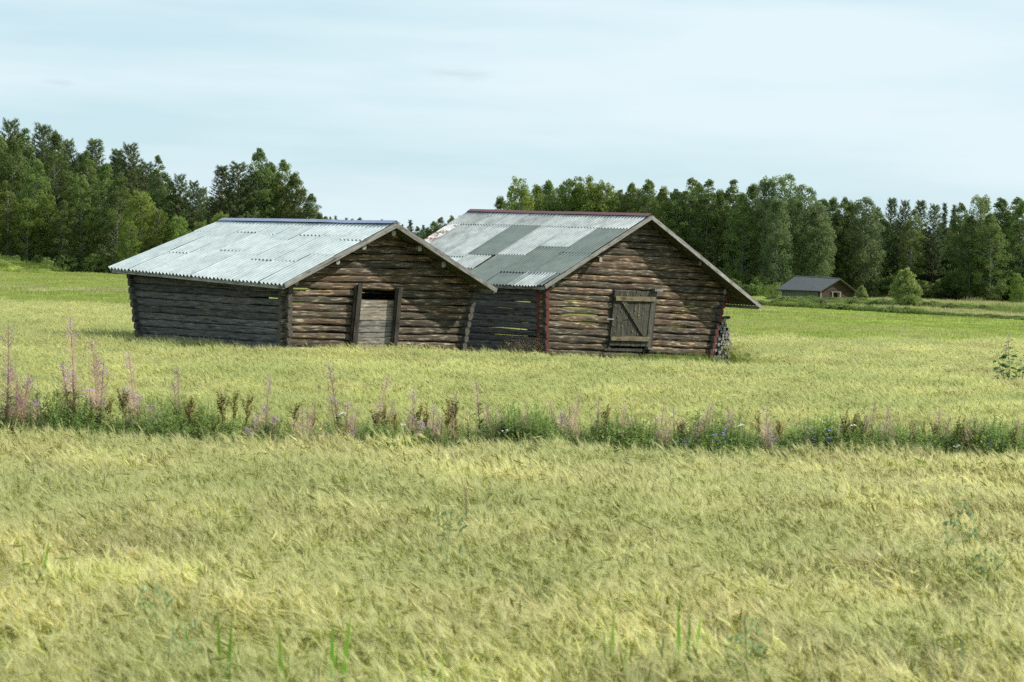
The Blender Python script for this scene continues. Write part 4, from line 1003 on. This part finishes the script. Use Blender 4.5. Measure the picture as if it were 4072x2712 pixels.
barley_field('barley_crop', 24, 100, lambda X, Y: Y > edge2(X)+.15*math.sin(X*2.3) and Y < medge(X)-.3+2.2*vnoise(X*1.9, Y*.4, 8)+random.gauss(0, 1.2) and not (-3.6 < X < 6.9 and 51.3-.36*X < Y < 66) and not inside_barn(A, X, Y, .55) and not inside_barn(Bb, X, Y, .75), .60, 'second strip of barley between the weeds and the barns', 2)

# ------------------------------------------------------------------ weeds on the ditch bank
def bank_y(px, off=0.0):                       # where column px crosses the bank's crest
    t = (px-CX)/K; return (25.85+off)/(1-.146*t)
def fireweed(seed, H=1.5, leafy=.5, flow=.5, branch=1):
    rd = random.Random(seed); st, lf, pd, fl = MB(), MB(), MB(), MB()
    bx, by = rd.uniform(-.12, .12), rd.uniform(-.08, .08)
    ax = lambda z, o=(0, 0): Vector((bx*(z/H)**2+o[0]*(z/H), by*(z/H)**2+o[1]*(z/H), z))
    for b in range(branch):
        o = (0, 0) if b == 0 else (rd.uniform(-.22, .22), rd.uniform(-.15, .15)); hh = H*(1 if b == 0 else rd.uniform(.6, .85))
        st.tube([ax(z, o) for z in np.linspace(0, hh, 6)], [.006, .0055, .005, .004, .003, .002], 4)
        z = .12
        while z < hh*leafy:
            th = rd.uniform(0, 6.283); lf.blade(ax(z, o), (math.cos(th), math.sin(th), rd.uniform(.4, 1.1)), rd.uniform(.10, .17), rd.uniform(.018, .028), rd.uniform(.3, .8), 3); z += .016
        z = hh*max(.42, leafy-.08)
        while z < hh*.94:
            th = rd.uniform(0, 6.283); k = 1-.55*(z/hh-.4)/.55
            pd.blade(ax(z, o), (math.cos(th)*1.1, math.sin(th)*1.1, rd.uniform(.5, 1.1)), rd.uniform(.10, .17)*k+.02, .0065, -.25, 2); z += .0075
        nf = int(26*flow)
        for _ in range(nf):
            z = hh*rd.uniform(.84, 1.0); th = rd.uniform(0, 6.283); rr = rd.uniform(.01, .06)*(1.15-z/hh)*5
            c = ax(z, o)+Vector((math.cos(th)*rr, math.sin(th)*rr, rd.uniform(-.01, .02)))
            for q in range(3):
                t2 = rd.uniform(0, 6.283); d = Vector((math.cos(t2), math.sin(t2), rd.uniform(-.3, .6))); fl.blade(c, d, .020, .016, .1, 2)
    return H, [('stem', st.mesh('stem', M['fire_stem'])), ('leaves', lf.mesh('leaves', M['fire_leaf'])), ('seed_pods', pd.mesh('seed_pods', M['pod']))] + ([('flowers', fl.mesh('flowers', M['flower_pink']))] if fl.v else [])
FW = {'tall': [fireweed(1, 1.6, .45, .9, 2), fireweed(2, 1.6, .40, .8, 2), fireweed(3, 1.6, .5, 1.0, 3)], 'spent': [fireweed(4, 1.2, .5, .12, 2), fireweed(5, 1.2, .45, 0, 3), fireweed(6, 1.2, .55, .2, 2)],
      'leafy': [fireweed(7, 1.2, .72, 0, 2), fireweed(8, 1.2, .78, .15, 3)], 'bloom': [fireweed(9, 1.0, .6, .9, 3), fireweed(10, .9, .6, 1.0, 3)]}
def dock(seed, H=1.0):
    rd = random.Random(seed); st, sd, lf = MB(), MB(), MB(); bx = rd.uniform(-.06, .06)
    ax = lambda z: Vector((bx*(z/H)**2, 0, z)); st.tube([ax(z) for z in np.linspace(0, H*.98, 5)], [.008, .007, .006, .004, .002], 5)
    def seeds(p, d, ln):
        n = int(ln/.011)
        for i in range(n):
            c = p + d*(ln*i/n)
            for _ in range(3):
                t = rd.uniform(0, 6.283); sd.blade(c+Vector((rd.gauss(0, .012), rd.gauss(0, .012), rd.gauss(0, .008))), (math.cos(t), math.sin(t), rd.uniform(-.5, .8)), .030, .024, 0, 2)
    for b in range(rd.randint(6, 9)):
        z = H*rd.uniform(.5, .82); t = rd.uniform(0, 6.283); d = Vector((math.cos(t)*.42, math.sin(t)*.42, 1)).normalized(); ln = rd.uniform(.12, .26)*H
        st.tube([ax(z), ax(z)+d*ln], [.004, .002], 4); seeds(ax(z)+d*ln*.35, d, ln*.7)
    seeds(ax(H*.72), Vector((bx, 0, 1)).normalized(), H*.28)
    for _ in range(8):
        t = rd.uniform(0, 6.283); lf.blade(ax(rd.uniform(.05, .4)), (math.cos(t), math.sin(t), .8), rd.uniform(.12, .2), .04, .6, 3)
    return H, [('stem', st.mesh('stem', M['dead_weed'])), ('seed_heads', sd.mesh('seed_heads', M['dock_brown'])), ('leaves', lf.mesh('leaves', M['herb']))]
DK = [dock(20+s) for s in range(4)]
prd = random.Random(44)
def plant(proto, name, x, y, z, h, label, cat, group=None, lean=0.08, wf=1.0):
    H0, parts = proto; s = h/H0
    o = empty(name, (x, y, z), prd.uniform(0, 6.28), label=label, cat=cat, group=group)
    o.rotation_euler = (prd.gauss(0, lean), prd.gauss(-lean*.6, lean), prd.uniform(-.8, .8)); o.scale = (s*wf, s*wf, s)
    for nm, me in parts:
        c = bpy.data.objects.new(nm, me); COL.objects.link(c); c.parent = o
        if nm in ('leaves', 'seed_pods', 'flowers', 'seed_heads', 'blossoms', 'seed_fluff', 'spikelets'): c['kind'] = 'stuff'
    return o
fw = [(25, 1267, 'tall'), (64, 1505, 'spent'), (157, 1420, 'tall'), (161, 1547, 'bloom'), (314, 1254, 'tall'), (416, 1331, 'tall'), (400, 1432, 'bloom'), (560, 1382, 'tall'), (718, 1445, 'tall'), (624, 1594, 'bloom'), (95, 1470, 'spent'),
 (1072, 1482, 'tall'), (1012, 1640, 'bloom'), (1100, 1640, 'bloom'), (1198, 1590, 'spent'), (1238, 1579, 'spent'), (1369, 1426, 'tall'), (1400, 1600, 'spent'), (1497, 1469, 'tall'), (1522, 1570, 'spent'), (1628, 1524, 'tall'), (1640, 1640, 'bloom'), (1718, 1600, 'bloom'), (1735, 1650, 'bloom'), (1832, 1550, 'spent'), (1934, 1490, 'leafy'), (1990, 1588, 'spent'), (1880, 1620, 'leafy'),
 (2047, 1600, 'leafy'), (2119, 1588, 'spent'), (2160, 1650, 'leafy'), (2221, 1570, 'leafy'), (2245, 1625, 'bloom'), (2276, 1541, 'spent'), (2310, 1600, 'spent'), (2374, 1562, 'leafy'), (2467, 1600, 'spent'), (2628, 1588, 'spent'), (2660, 1640, 'spent'), (2696, 1609, 'spent'), (2785, 1588, 'spent'), (2815, 1590, 'spent'), (2887, 1622, 'spent'), (2930, 1605, 'spent'), (2990, 1650, 'leafy'),
 (3059, 1596, 'spent'), (3078, 1700, 'bloom'), (3190, 1675, 'spent'), (3460, 1582, 'spent'), (3537, 1628, 'spent'), (3573, 1596, 'spent'), (3620, 1690, 'leafy'), (3723, 1614, 'spent'), (3760, 1655, 'spent'), (3790, 1700, 'bloom'), (3924, 1673, 'spent'), (4000, 1720, 'leafy')]
efr = random.Random(71); fw += [(efr.uniform(-60, 4100), None, 'spent') for _ in range(26)]; fw = [(a_, b_ if b_ else efr.uniform(1590, 1660)+.012*a_, c_) for a_, b_, c_ in fw]
fw.sort(); dsc = {'tall': 'tall fireweed with mauve flower tips', 'spent': 'spent fireweed with thin reddish pods', 'leafy': 'leafy green fireweed', 'bloom': 'short fireweed in purple bloom'}; cnt = {}
for px, py, kd in fw:
    i = cnt.get(kd, 0); cnt[kd] = i+1; Y = bank_y(px, prd.uniform(-.55, .55)); p = at(px, py, Y); zb = height(p.x, Y)
    plant(prd.choice(FW[kd]), 'fireweed', p.x, Y, zb-.03, max(.4, p.z-zb), dsc[kd]+', '+ORD[i]+' such from the left in the weed strip', 'wildflower', 'fireweeds on the ditch bank', .10, 1.55)
dk = [(221, 1590), (276, 1585), (488, 1534), (460, 1560), (752, 1564), (790, 1580), (360, 1610), (900, 1547), (926, 1543), (970, 1555), (1162, 1590), (1265, 1620), (1548, 1588), (1510, 1620), (1585, 1630), (1662, 1588), (1697, 1584), (1785, 1571), (1808, 1575), (2408, 1592), (2543, 1664), (2570, 1670), (2722, 1664), (3028, 1615), (3120, 1660), (3350, 1609), (3335, 1680), (3414, 1623), (3395, 1640), (3440, 1660), (3640, 1664), (3682, 1660), (3801, 1637), (3825, 1650), (3874, 1682), (3895, 1680), (3730, 1670), (3975, 1725), (4028, 1682), (3950, 1720)]
dk.sort()
for i, (px, py) in enumerate(dk):
    Y = bank_y(px, prd.uniform(-.5, .5)); p = at(px, py, Y); zb = height(p.x, Y)
    plant(prd.choice(DK), 'dock', p.x, Y, zb-.03, max(.4, p.z-zb), 'brown-headed dock, '+ORD[i]+' from the left in the weed strip', 'weed', 'docks on the ditch bank', .05, 1.0)
# mixed low herbs of the bank, and their small flowers
def herb_patch(seed, size=.55, n=16, h0=.22, h1=.5, lm='herb'):
    rd = random.Random(seed); mb = MB()
    for _ in range(n):
        x, y = rd.uniform(-size/2, size/2), rd.uniform(-size/2, size/2); h_ = rd.uniform(h0, h1); lx, ly = rd.gauss(0, .12), rd.gauss(0, .12)
        mb.tube([(x, y, -.02), (x+lx*h_, y+ly*h_, h_)], [.004, .002], 3, 0, False); z = .04
        while z < h_:
            t = rd.uniform(0, 6.283); mb.blade((x+lx*z, y+ly*z, z), (math.cos(t), math.sin(t), rd.uniform(.2, 1)), rd.uniform(.05, .13), rd.uniform(.014, .026), rd.uniform(.2, .8), 2, rd.choice((0, 0, 1))); z += .022
    for _ in range(24):
        t = rd.uniform(0, 6.283); mb.blade((rd.uniform(-size/2, size/2), rd.uniform(-size/2, size/2), -.02), (math.cos(t)*.35, math.sin(t)*.35, 1), rd.uniform(.2, .55), .010, .35, 3, 1)
    return mb.mesh('herb_patch', [M[lm], M['grass']])
hcol = proto_collection('herb_patch', [herb_patch(300+s, .55, 17, .38, .74) for s in range(5)])
P, Rr, Ss, Ii = [], [], [], []; hr = random.Random(17)
for _ in range(1650):
    px = hr.uniform(-500, 4600); Y = bank_y(px, hr.uniform(-1.15, 1.15)); x = (px-CX)/K*Y
    dens = .62+.38*smooth(1700, 2300, px)+.2*vnoise(px*.011, 1, 2)
    if hr.random() > dens: continue
    hs = (.68+.12*smooth(1600, 2200, px)+.10*smooth(3100, 3500, px)+.30*vnoise(px*.017, 3, 5))*hr.uniform(.6, 1.15)
    if px < 900: hs += .25
    P.append((x, Y, height(x, Y)-.02)); Rr.append((0, 0, hr.uniform(0, 6.28))); Ss.append((1, 1, hs)); Ii.append(hr.randrange(5))
scatter('bank_herbs', hcol, P, Rr, Ss, Ii, label='mixed green herbs growing along the ditch bank', cat='herbs')
def dots(seed, mt, n=7, r=.011, spread=.05, hh=.5, upright=True):
    rd = random.Random(seed); mb = MB(); mb.tube([(0, 0, 0), (rd.uniform(-.05, .05), 0, hh)], [.003, .002], 3, 1, False)
    for _ in range(n):
        c = Vector((rd.gauss(0, spread), rd.gauss(0, spread), hh+(rd.uniform(-.10, .02) if upright else rd.uniform(-.01, .01))))
        for q in range(3):
            t = rd.uniform(0, 6.283); mb.blade(c, (math.cos(t), math.sin(t), rd.uniform(-.1, .5)), r*2, r*1.8, .1, 2)
    return hh, [('blossoms', mb.mesh('blossoms', [M[mt], M['herb']]))]
VET = [dots(s, 'blue_petal', 9, .010, .014) for s in range(3)]; YAR = [dots(10+s, 'white_petal', 9, .008, .016, .5, False) for s in range(2)]; BUT = [dots(20, 'yellow_petal', 4, .011, .04)]
fl_ = [('vetch', VET, px, py) for px, py in [(2588, 1726), (2620, 1770), (2725, 1735), (2715, 1750), (2733, 1733), (2878, 1702), (2858, 1715), (2888, 1738), (3146, 1755), (3166, 1765), (3298, 1710), (3262, 1715), (3945, 1745), (4008, 1742), (1722, 1755), (1420, 1705)]]
fl_ += [('yarrow', YAR, px, py) for px, py in [(1597, 1686), (2025, 1708), (2473, 1714), (2980, 1687), (3824, 1765), (3400, 1690), (1395, 1640)]] + [('buttercup', BUT, px, py) for px, py in [(1363, 1688), (1333, 1658), (1391, 1698)]]
fl_.sort(key=lambda r: r[2]); cnt = {}
for kd, pr, px, py in fl_:
    i = cnt.get(kd, 0); cnt[kd] = i+1; Y = bank_y(px, -.75); p = at(px, py, Y); zb = height(p.x, Y)
    plant(prd.choice(pr), kd, p.x, Y, zb-.02, max(.25, p.z-zb), {'vetch': 'small blue vetch', 'yarrow': 'white-topped yarrow', 'buttercup': 'yellow buttercup'}[kd]+', '+ORD[i]+' from the left in the weed strip', 'wildflower', kd+' flowers on the ditch bank', .05)

# ------------------------------------------------------------------ tall grass round the barns and in the field
tcol = proto_collection('grass_tuft', [grass_patch(400+s, .5, 46, .35, .85, .010, ['grass', 'dry_grass', 'bright_blade'], .5, .4) for s in range(4)])
P, Rr, Ss, Ii = [], [], [], []; gr_ = random.Random(23)
def tufts(p, q, n, wid, h0, h1):
    for _ in range(n):
        t = gr_.random(); X, Y = p[0]+(q[0]-p[0])*t+gr_.uniform(-wid, wid), p[1]+(q[1]-p[1])*t+gr_.uniform(-wid, wid)
        P.append((X, Y, height(X, Y))); Rr.append((0, 0, gr_.uniform(0, 6.28))); s_ = gr_.uniform(h0, h1); Ss.append((1, 1, s_)); Ii.append(gr_.randrange(4))
for B_ in (A, Bb):
    n0 = B_.N + B_.n*.45 - B_.g*.45; r0 = B_.N + B_.g*((B_.br-B_.bl).dot(B_.g)) + B_.n*.45; l0 = B_.N + B_.l*((B_.ft-B_.tl).dot(B_.l)) - B_.g*.45
    tufts(n0, r0, 70, .22, .75, 1.15); tufts(n0, l0, 80, .25, .75, 1.2)
tufts((-13.2, 57.5), (-11.2, 56.0), 60, .6, .8, 1.2); tufts((7.0, 60.0), (9.0, 60.5), 40, .6, .8, 1.1)
tufts((-1.5, 52.9), (6.3, 50.4), 170, .6, .4, .7); tufts((-1.0, 55.0), (6.6, 53.5), 170, .9, .4, .75); tufts((.6, 56.2), (6.6, 60.0), 150, .6, .45, .9); tufts((-2.4, 57.5), (.6, 56.4), 70, .6, .5, .95)
c = xz(3400, 52.5); tufts((c.x-3.0, 52.4), (c.x+1.0, 51.7), 90, .35, 1.1, 1.45)
c = xz(3050, 53); tufts((c.x-2.0, 53.5), (c.x+1.6, 52.7), 60, .35, 1.0, 1.3)
scatter('tall_grass', tcol, P, Rr, Ss, Ii, label='tall rank grass around the log barns', cat='grass')
# dead brown weeds between the barns
def deadw(seed):
    rd = random.Random(seed); st, fz = MB(), MB()
    for b in range(9):
        t = rd.uniform(0, 6.283); d = Vector((math.cos(t)*.45, math.sin(t)*.45, 1)); ln = rd.uniform(.55, .95); st.blade((0, 0, 0), d, ln, .008, .15, 3)
        for _ in range(42):
            k = rd.uniform(.35, 1); c = d.normalized()*ln*k - Vector((0, 0, .15*ln*k*k)) + Vector((rd.gauss(0, .05), rd.gauss(0, .05), rd.gauss(0, .04))); t2 = rd.uniform(0, 6.283)
            fz.blade(c, (math.cos(t2), math.sin(t2), rd.uniform(-.3, .8)), rd.uniform(.02, .05), .013, .2, 2)
    return .9, [('stems', st.mesh('stems', M['dead_weed'])), ('seed_fluff', fz.mesh('seed_fluff', [M['dead_weed']]))]
DW = [deadw(s) for s in range(3)]
for i, (px, h_) in enumerate(((1985, .75), (2010, .95), (2035, 1.1), (2058, 1.1), (2080, 1.2), (2102, 1.15), (2122, 1.15), (2143, 1.05))):
    Y = 57.0+prd.uniform(-.3, .3); c = xz(px, Y)
    plant(DW[i % 3], 'dead_weed', c.x, Y, 0, h_, 'dry brown weed, '+ORD[i]+' from the left beside the red corner', 'weed', 'dead weeds between the barns')
# lone fireweeds out in the second strip
for px, py, Y, lb in ((3404, 1372, 52.3, 'lone fireweed standing in the green grass patch'), (3290, 1416, 52, 'short lone fireweed left of the green grass patch'), (3997, 1312, 60, 'small pale fireweed behind the leafy sapling'), (1290, 1375, 49.6, 'thin fireweed at the left barn below the planks')):
    p = at(px, py, Y); plant(FW['tall'][1], 'fireweed', p.x, Y, 0, p.z, lb, 'wildflower')
# ------------------------------------------------------------------ aspen sapling at the right edge
mb = MB(); n_ = 6
for i in range(n_+1):
    t = i/n_; w = .045*math.sin(math.pi*min(1, .12+.86*t))**.8 if i < n_ else 0.002
    mb.v += [(t*.11, -w, .012*math.sin(3*t)), (t*.11, 0, -.008+.012*math.sin(3*t)), (t*.11, w, .012*math.sin(3*t))]
for i in range(n_): mb.f += [(3*i, 3*i+1, 3*i+4, 3*i+3), (3*i+1, 3*i+2, 3*i+5, 3*i+4)]; mb.m += [0, 0]
leafm = mb.mesh('leaf', M['sapling_leaf'], True); sr = random.Random(6)
def sapling(px, Y, stems, label):
    c = xz(px, Y); o = empty('aspen_sapling', (c.x, Y, 0), label=label, cat='sapling')
    for (tx, ty, n) in stems:
        p = at(tx, ty, Y); top = Vector((p.x-c.x, 0, p.z)); base = Vector((sr.uniform(-.05, .05), 0, 0))
        mid = base.lerp(top, .5)+Vector((sr.uniform(-.04, .04), .03, 0)); mb = MB(); mb.tube([base, mid, top], [.014, .010, .003], 5); mb.build('stem', M['bark_grey']).parent = o
        for k in range(n):
            t = .38+.62*(k+.5)/n; q = base.lerp(mid, t*2) if t < .5 else mid.lerp(top, t*2-1)
            lf = bpy.data.objects.new('leaf', leafm); COL.objects.link(lf); lf.parent = o
            th = k*2.4+sr.uniform(-.5, .5); s_ = sr.uniform(1.1, 1.7)*(1.0 if t < .85 else .6)
            off = Vector((math.cos(th), math.sin(th), .1))*.05
            lf.location = q+off; lf.rotation_euler = (sr.uniform(-.5, .5), sr.uniform(-.1, .7), th); lf.scale = (s_, s_, s_)
sapling(4005, 44.5, ((4010, 1348, 30), (3962, 1405, 12), (3985, 1440, 10)), 'leafy aspen sapling at the right edge of the field')
sapling(4052, 44.2, ((4080, 1405, 12), (4062, 1430, 9)), 'low leaning aspen sapling cut by the right picture edge')
# ------------------------------------------------------------------ far ditch weeds before the far barn
fcol = proto_collection('far_weed', [herb_patch(500+s, 1.6, 40, .5, 1.25, 'grass') for s in range(2)] + [broadleaf(90, 1.0, .8, .02, 50, 40, .12, 'bush', .22)[1].mesh('far_weed_bush', M['leaf_birch'])])
P, Rr, Ss, Ii = [], [], [], []; fr_ = random.Random(3)
for _ in range(950):
    x = fr_.uniform(19, 62); Y = dbank(x)+fr_.gauss(1.5, 1.8); 
    P.append((x, Y, 0)); Rr.append((0, 0, fr_.uniform(0, 6.28))); s_ = fr_.uniform(.2, .5)*(1.0 if x < 34 else .6); Ss.append((1.2, 1.2, s_)); Ii.append(fr_.choice((0, 1, 0, 1, 0, 2)))
for _ in range(420):
    x = fr_.uniform(29, 46); Y = fr_.uniform(200, 227) - max(0, (x-40))*1.5; hh = fr_.uniform(.22, .55)
    P.append((x, Y, 0)); Rr.append((0, 0, fr_.uniform(0, 6.28))); Ss.append((1.3, 1.3, hh)); Ii.append(fr_.choice((0, 1, 1, 2)))
for _ in range(140):
    x = fr_.uniform(44, 66); Y = fr_.uniform(170, 215); hh = fr_.uniform(.3, .7)
    P.append((x, Y, 0)); Rr.append((0, 0, fr_.uniform(0, 6.28))); Ss.append((1.3, 1.3, hh)); Ii.append(fr_.choice((0, 1)))
for _ in range(110):
    x = fr_.uniform(20, 33); Y = fr_.uniform(244, 258); hh = fr_.uniform(.5, 1.5)
    P.append((x, Y, height(x, Y))); Rr.append((0, 0, fr_.uniform(0, 6.28))); Ss.append((1.3, 1.3, hh)); Ii.append(fr_.choice((0, 1, 2)))
for _ in range(110):
    x = -71+fr_.uniform(-9, 9); Y = 267+fr_.uniform(-8, 8); hh = fr_.uniform(.4, 1.0)
    P.append((x, Y, height(x, Y))); Rr.append((0, 0, fr_.uniform(0, 6.28))); Ss.append((1.3, 1.3, hh)); Ii.append(fr_.choice((0, 1)))
scatter('ditch_weeds', fcol, P, Rr, Ss, Ii, label='rank green weeds along the far ditch and barn', cat='weeds')
# ------------------------------------------------------------------ single plants standing out of the near barley
def shoot(px, Y, blades, label, name='grass_shoot', mt='bright_blade', w=.034):
    c = xz(px, Y); o = empty(name, (c.x, Y, 0), label=label, cat='grass')
    for (tx, ty) in blades:
        p = at(tx, ty, Y); b = Vector((sr.uniform(-.015, .015), sr.uniform(-.02, .02), .12)); d = Vector((p.x-c.x, sr.uniform(-.05, .05), p.z))-b
        mb = MB(); mb.blade(b, d+Vector((0, 0, .05*d.length)), d.length*1.03, w*sr.uniform(.8, 1.15), .05, 5, side=(1, sr.uniform(-.4, .4), 0)); mb.build('blade', M[mt]).parent = o
shoot(892, 11.0, ((862, 2400), (925, 2420), (905, 2560), (955, 2530)), 'bright green grass shoot forking in the foreground, left of centre')
shoot(1125, 10.8, ((1103, 2455), (1135, 2560), (1150, 2600)), 'upright bright grass blades beside the forked shoot')
shoot(1325, 10.9, ((1318, 2440), (1400, 2410), (1345, 2540)), 'tall bright grass shoot with one blade tipped right, bottom centre-left')
shoot(770, 11.3, ((735, 2440), (760, 2600)), 'thin pale grass shoot left of the forked one')
shoot(1700, 10.7, ((1672, 2620), (1765, 2570)), 'small bright grass shoot low in the bottom middle')
shoot(2430, 11.2, ((2441, 2395), (2400, 2475), (2425, 2490), (2490, 2540)), 'bright grass shoot of several blades, bottom right of centre')
shoot(2700, 11.4, ((2693, 2350), (2748, 2420), (2790, 2400), (2610, 2500)), 'bright grass shoot with a tall straight blade, right of centre')
shoot(20, 11.3, ((48, 2530), (-10, 2480)), 'bright grass blades at the lower left corner')
shoot(130, 14.0, ((80, 2130), (195, 2120), (60, 2200)), 'forked green grass shoot at the left edge of the barley')
shoot(3790, 11.8, ((3830, 2490), (3700, 2505)), 'single grey-green arching blade, lower right', mt='oat')
def oat(seed, H=1.0):
    rd = random.Random(seed); st, sp = MB(), MB(); st.tube([(0, 0, 0), (.02, 0, H*.6), (-.01, 0, H)], [.004, .003, .0015], 4)
    for k in range(30):
        z = H*rd.uniform(.72, 1.0); t = rd.uniform(0, 6.283); ln = .10*(1.15-z/H)*3*rd.uniform(.5, 1)+.02; e = Vector((math.cos(t)*ln, math.sin(t)*ln, z+ln*.25))
        st.blade((0, 0, z), e-Vector((0, 0, z)), ln*1.05, .0025, .1, 2)
        for q in range(2): sp.blade(e, (rd.gauss(0, .25), rd.gauss(0, .25), -1), rd.uniform(.028, .044), .016, 0, 3, side=(math.cos(q*1.6+t), math.sin(q*1.6+t), 0))
    return H, [('stem', st.mesh('stem', M['oat'])), ('spikelets', sp.mesh('spikelets', M['oat']))]
OT = [oat(s) for s in range(3)]
for px, py, Y, lb in ((644, 2330, 11.6, 'grey-green wild oat drooping in the left foreground'), (700, 2480, 11.0, 'low wild oat just right of the drooping one, left foreground'), (3881, 2005, 15.5, 'tall grey-green wild oat at the right side of the barley'), (3950, 2150, 14.6, 'second wild oat close right of the tall one'), (2975, 2460, 11.5, 'wild oat in the lower right foreground'), (3060, 2560, 11.0, 'low wild oat in the lower right corner area'), (1717, 2020, 15.0, 'slanting wild oat in the middle of the near barley')):
    p = at(px, py, Y); plant(OT[sr.randrange(3)], 'wild_oat', p.x, Y, 0, p.z, lb, 'oat', 'wild oats in the near barley', .10, 1.2)
p = at(1878, 1895, 17.5); plant(FW['leafy'][0], 'dark_weed', p.x, 17.5, 0, p.z, 'single dark green weed tip above the near barley', 'weed', None, .03, .5)
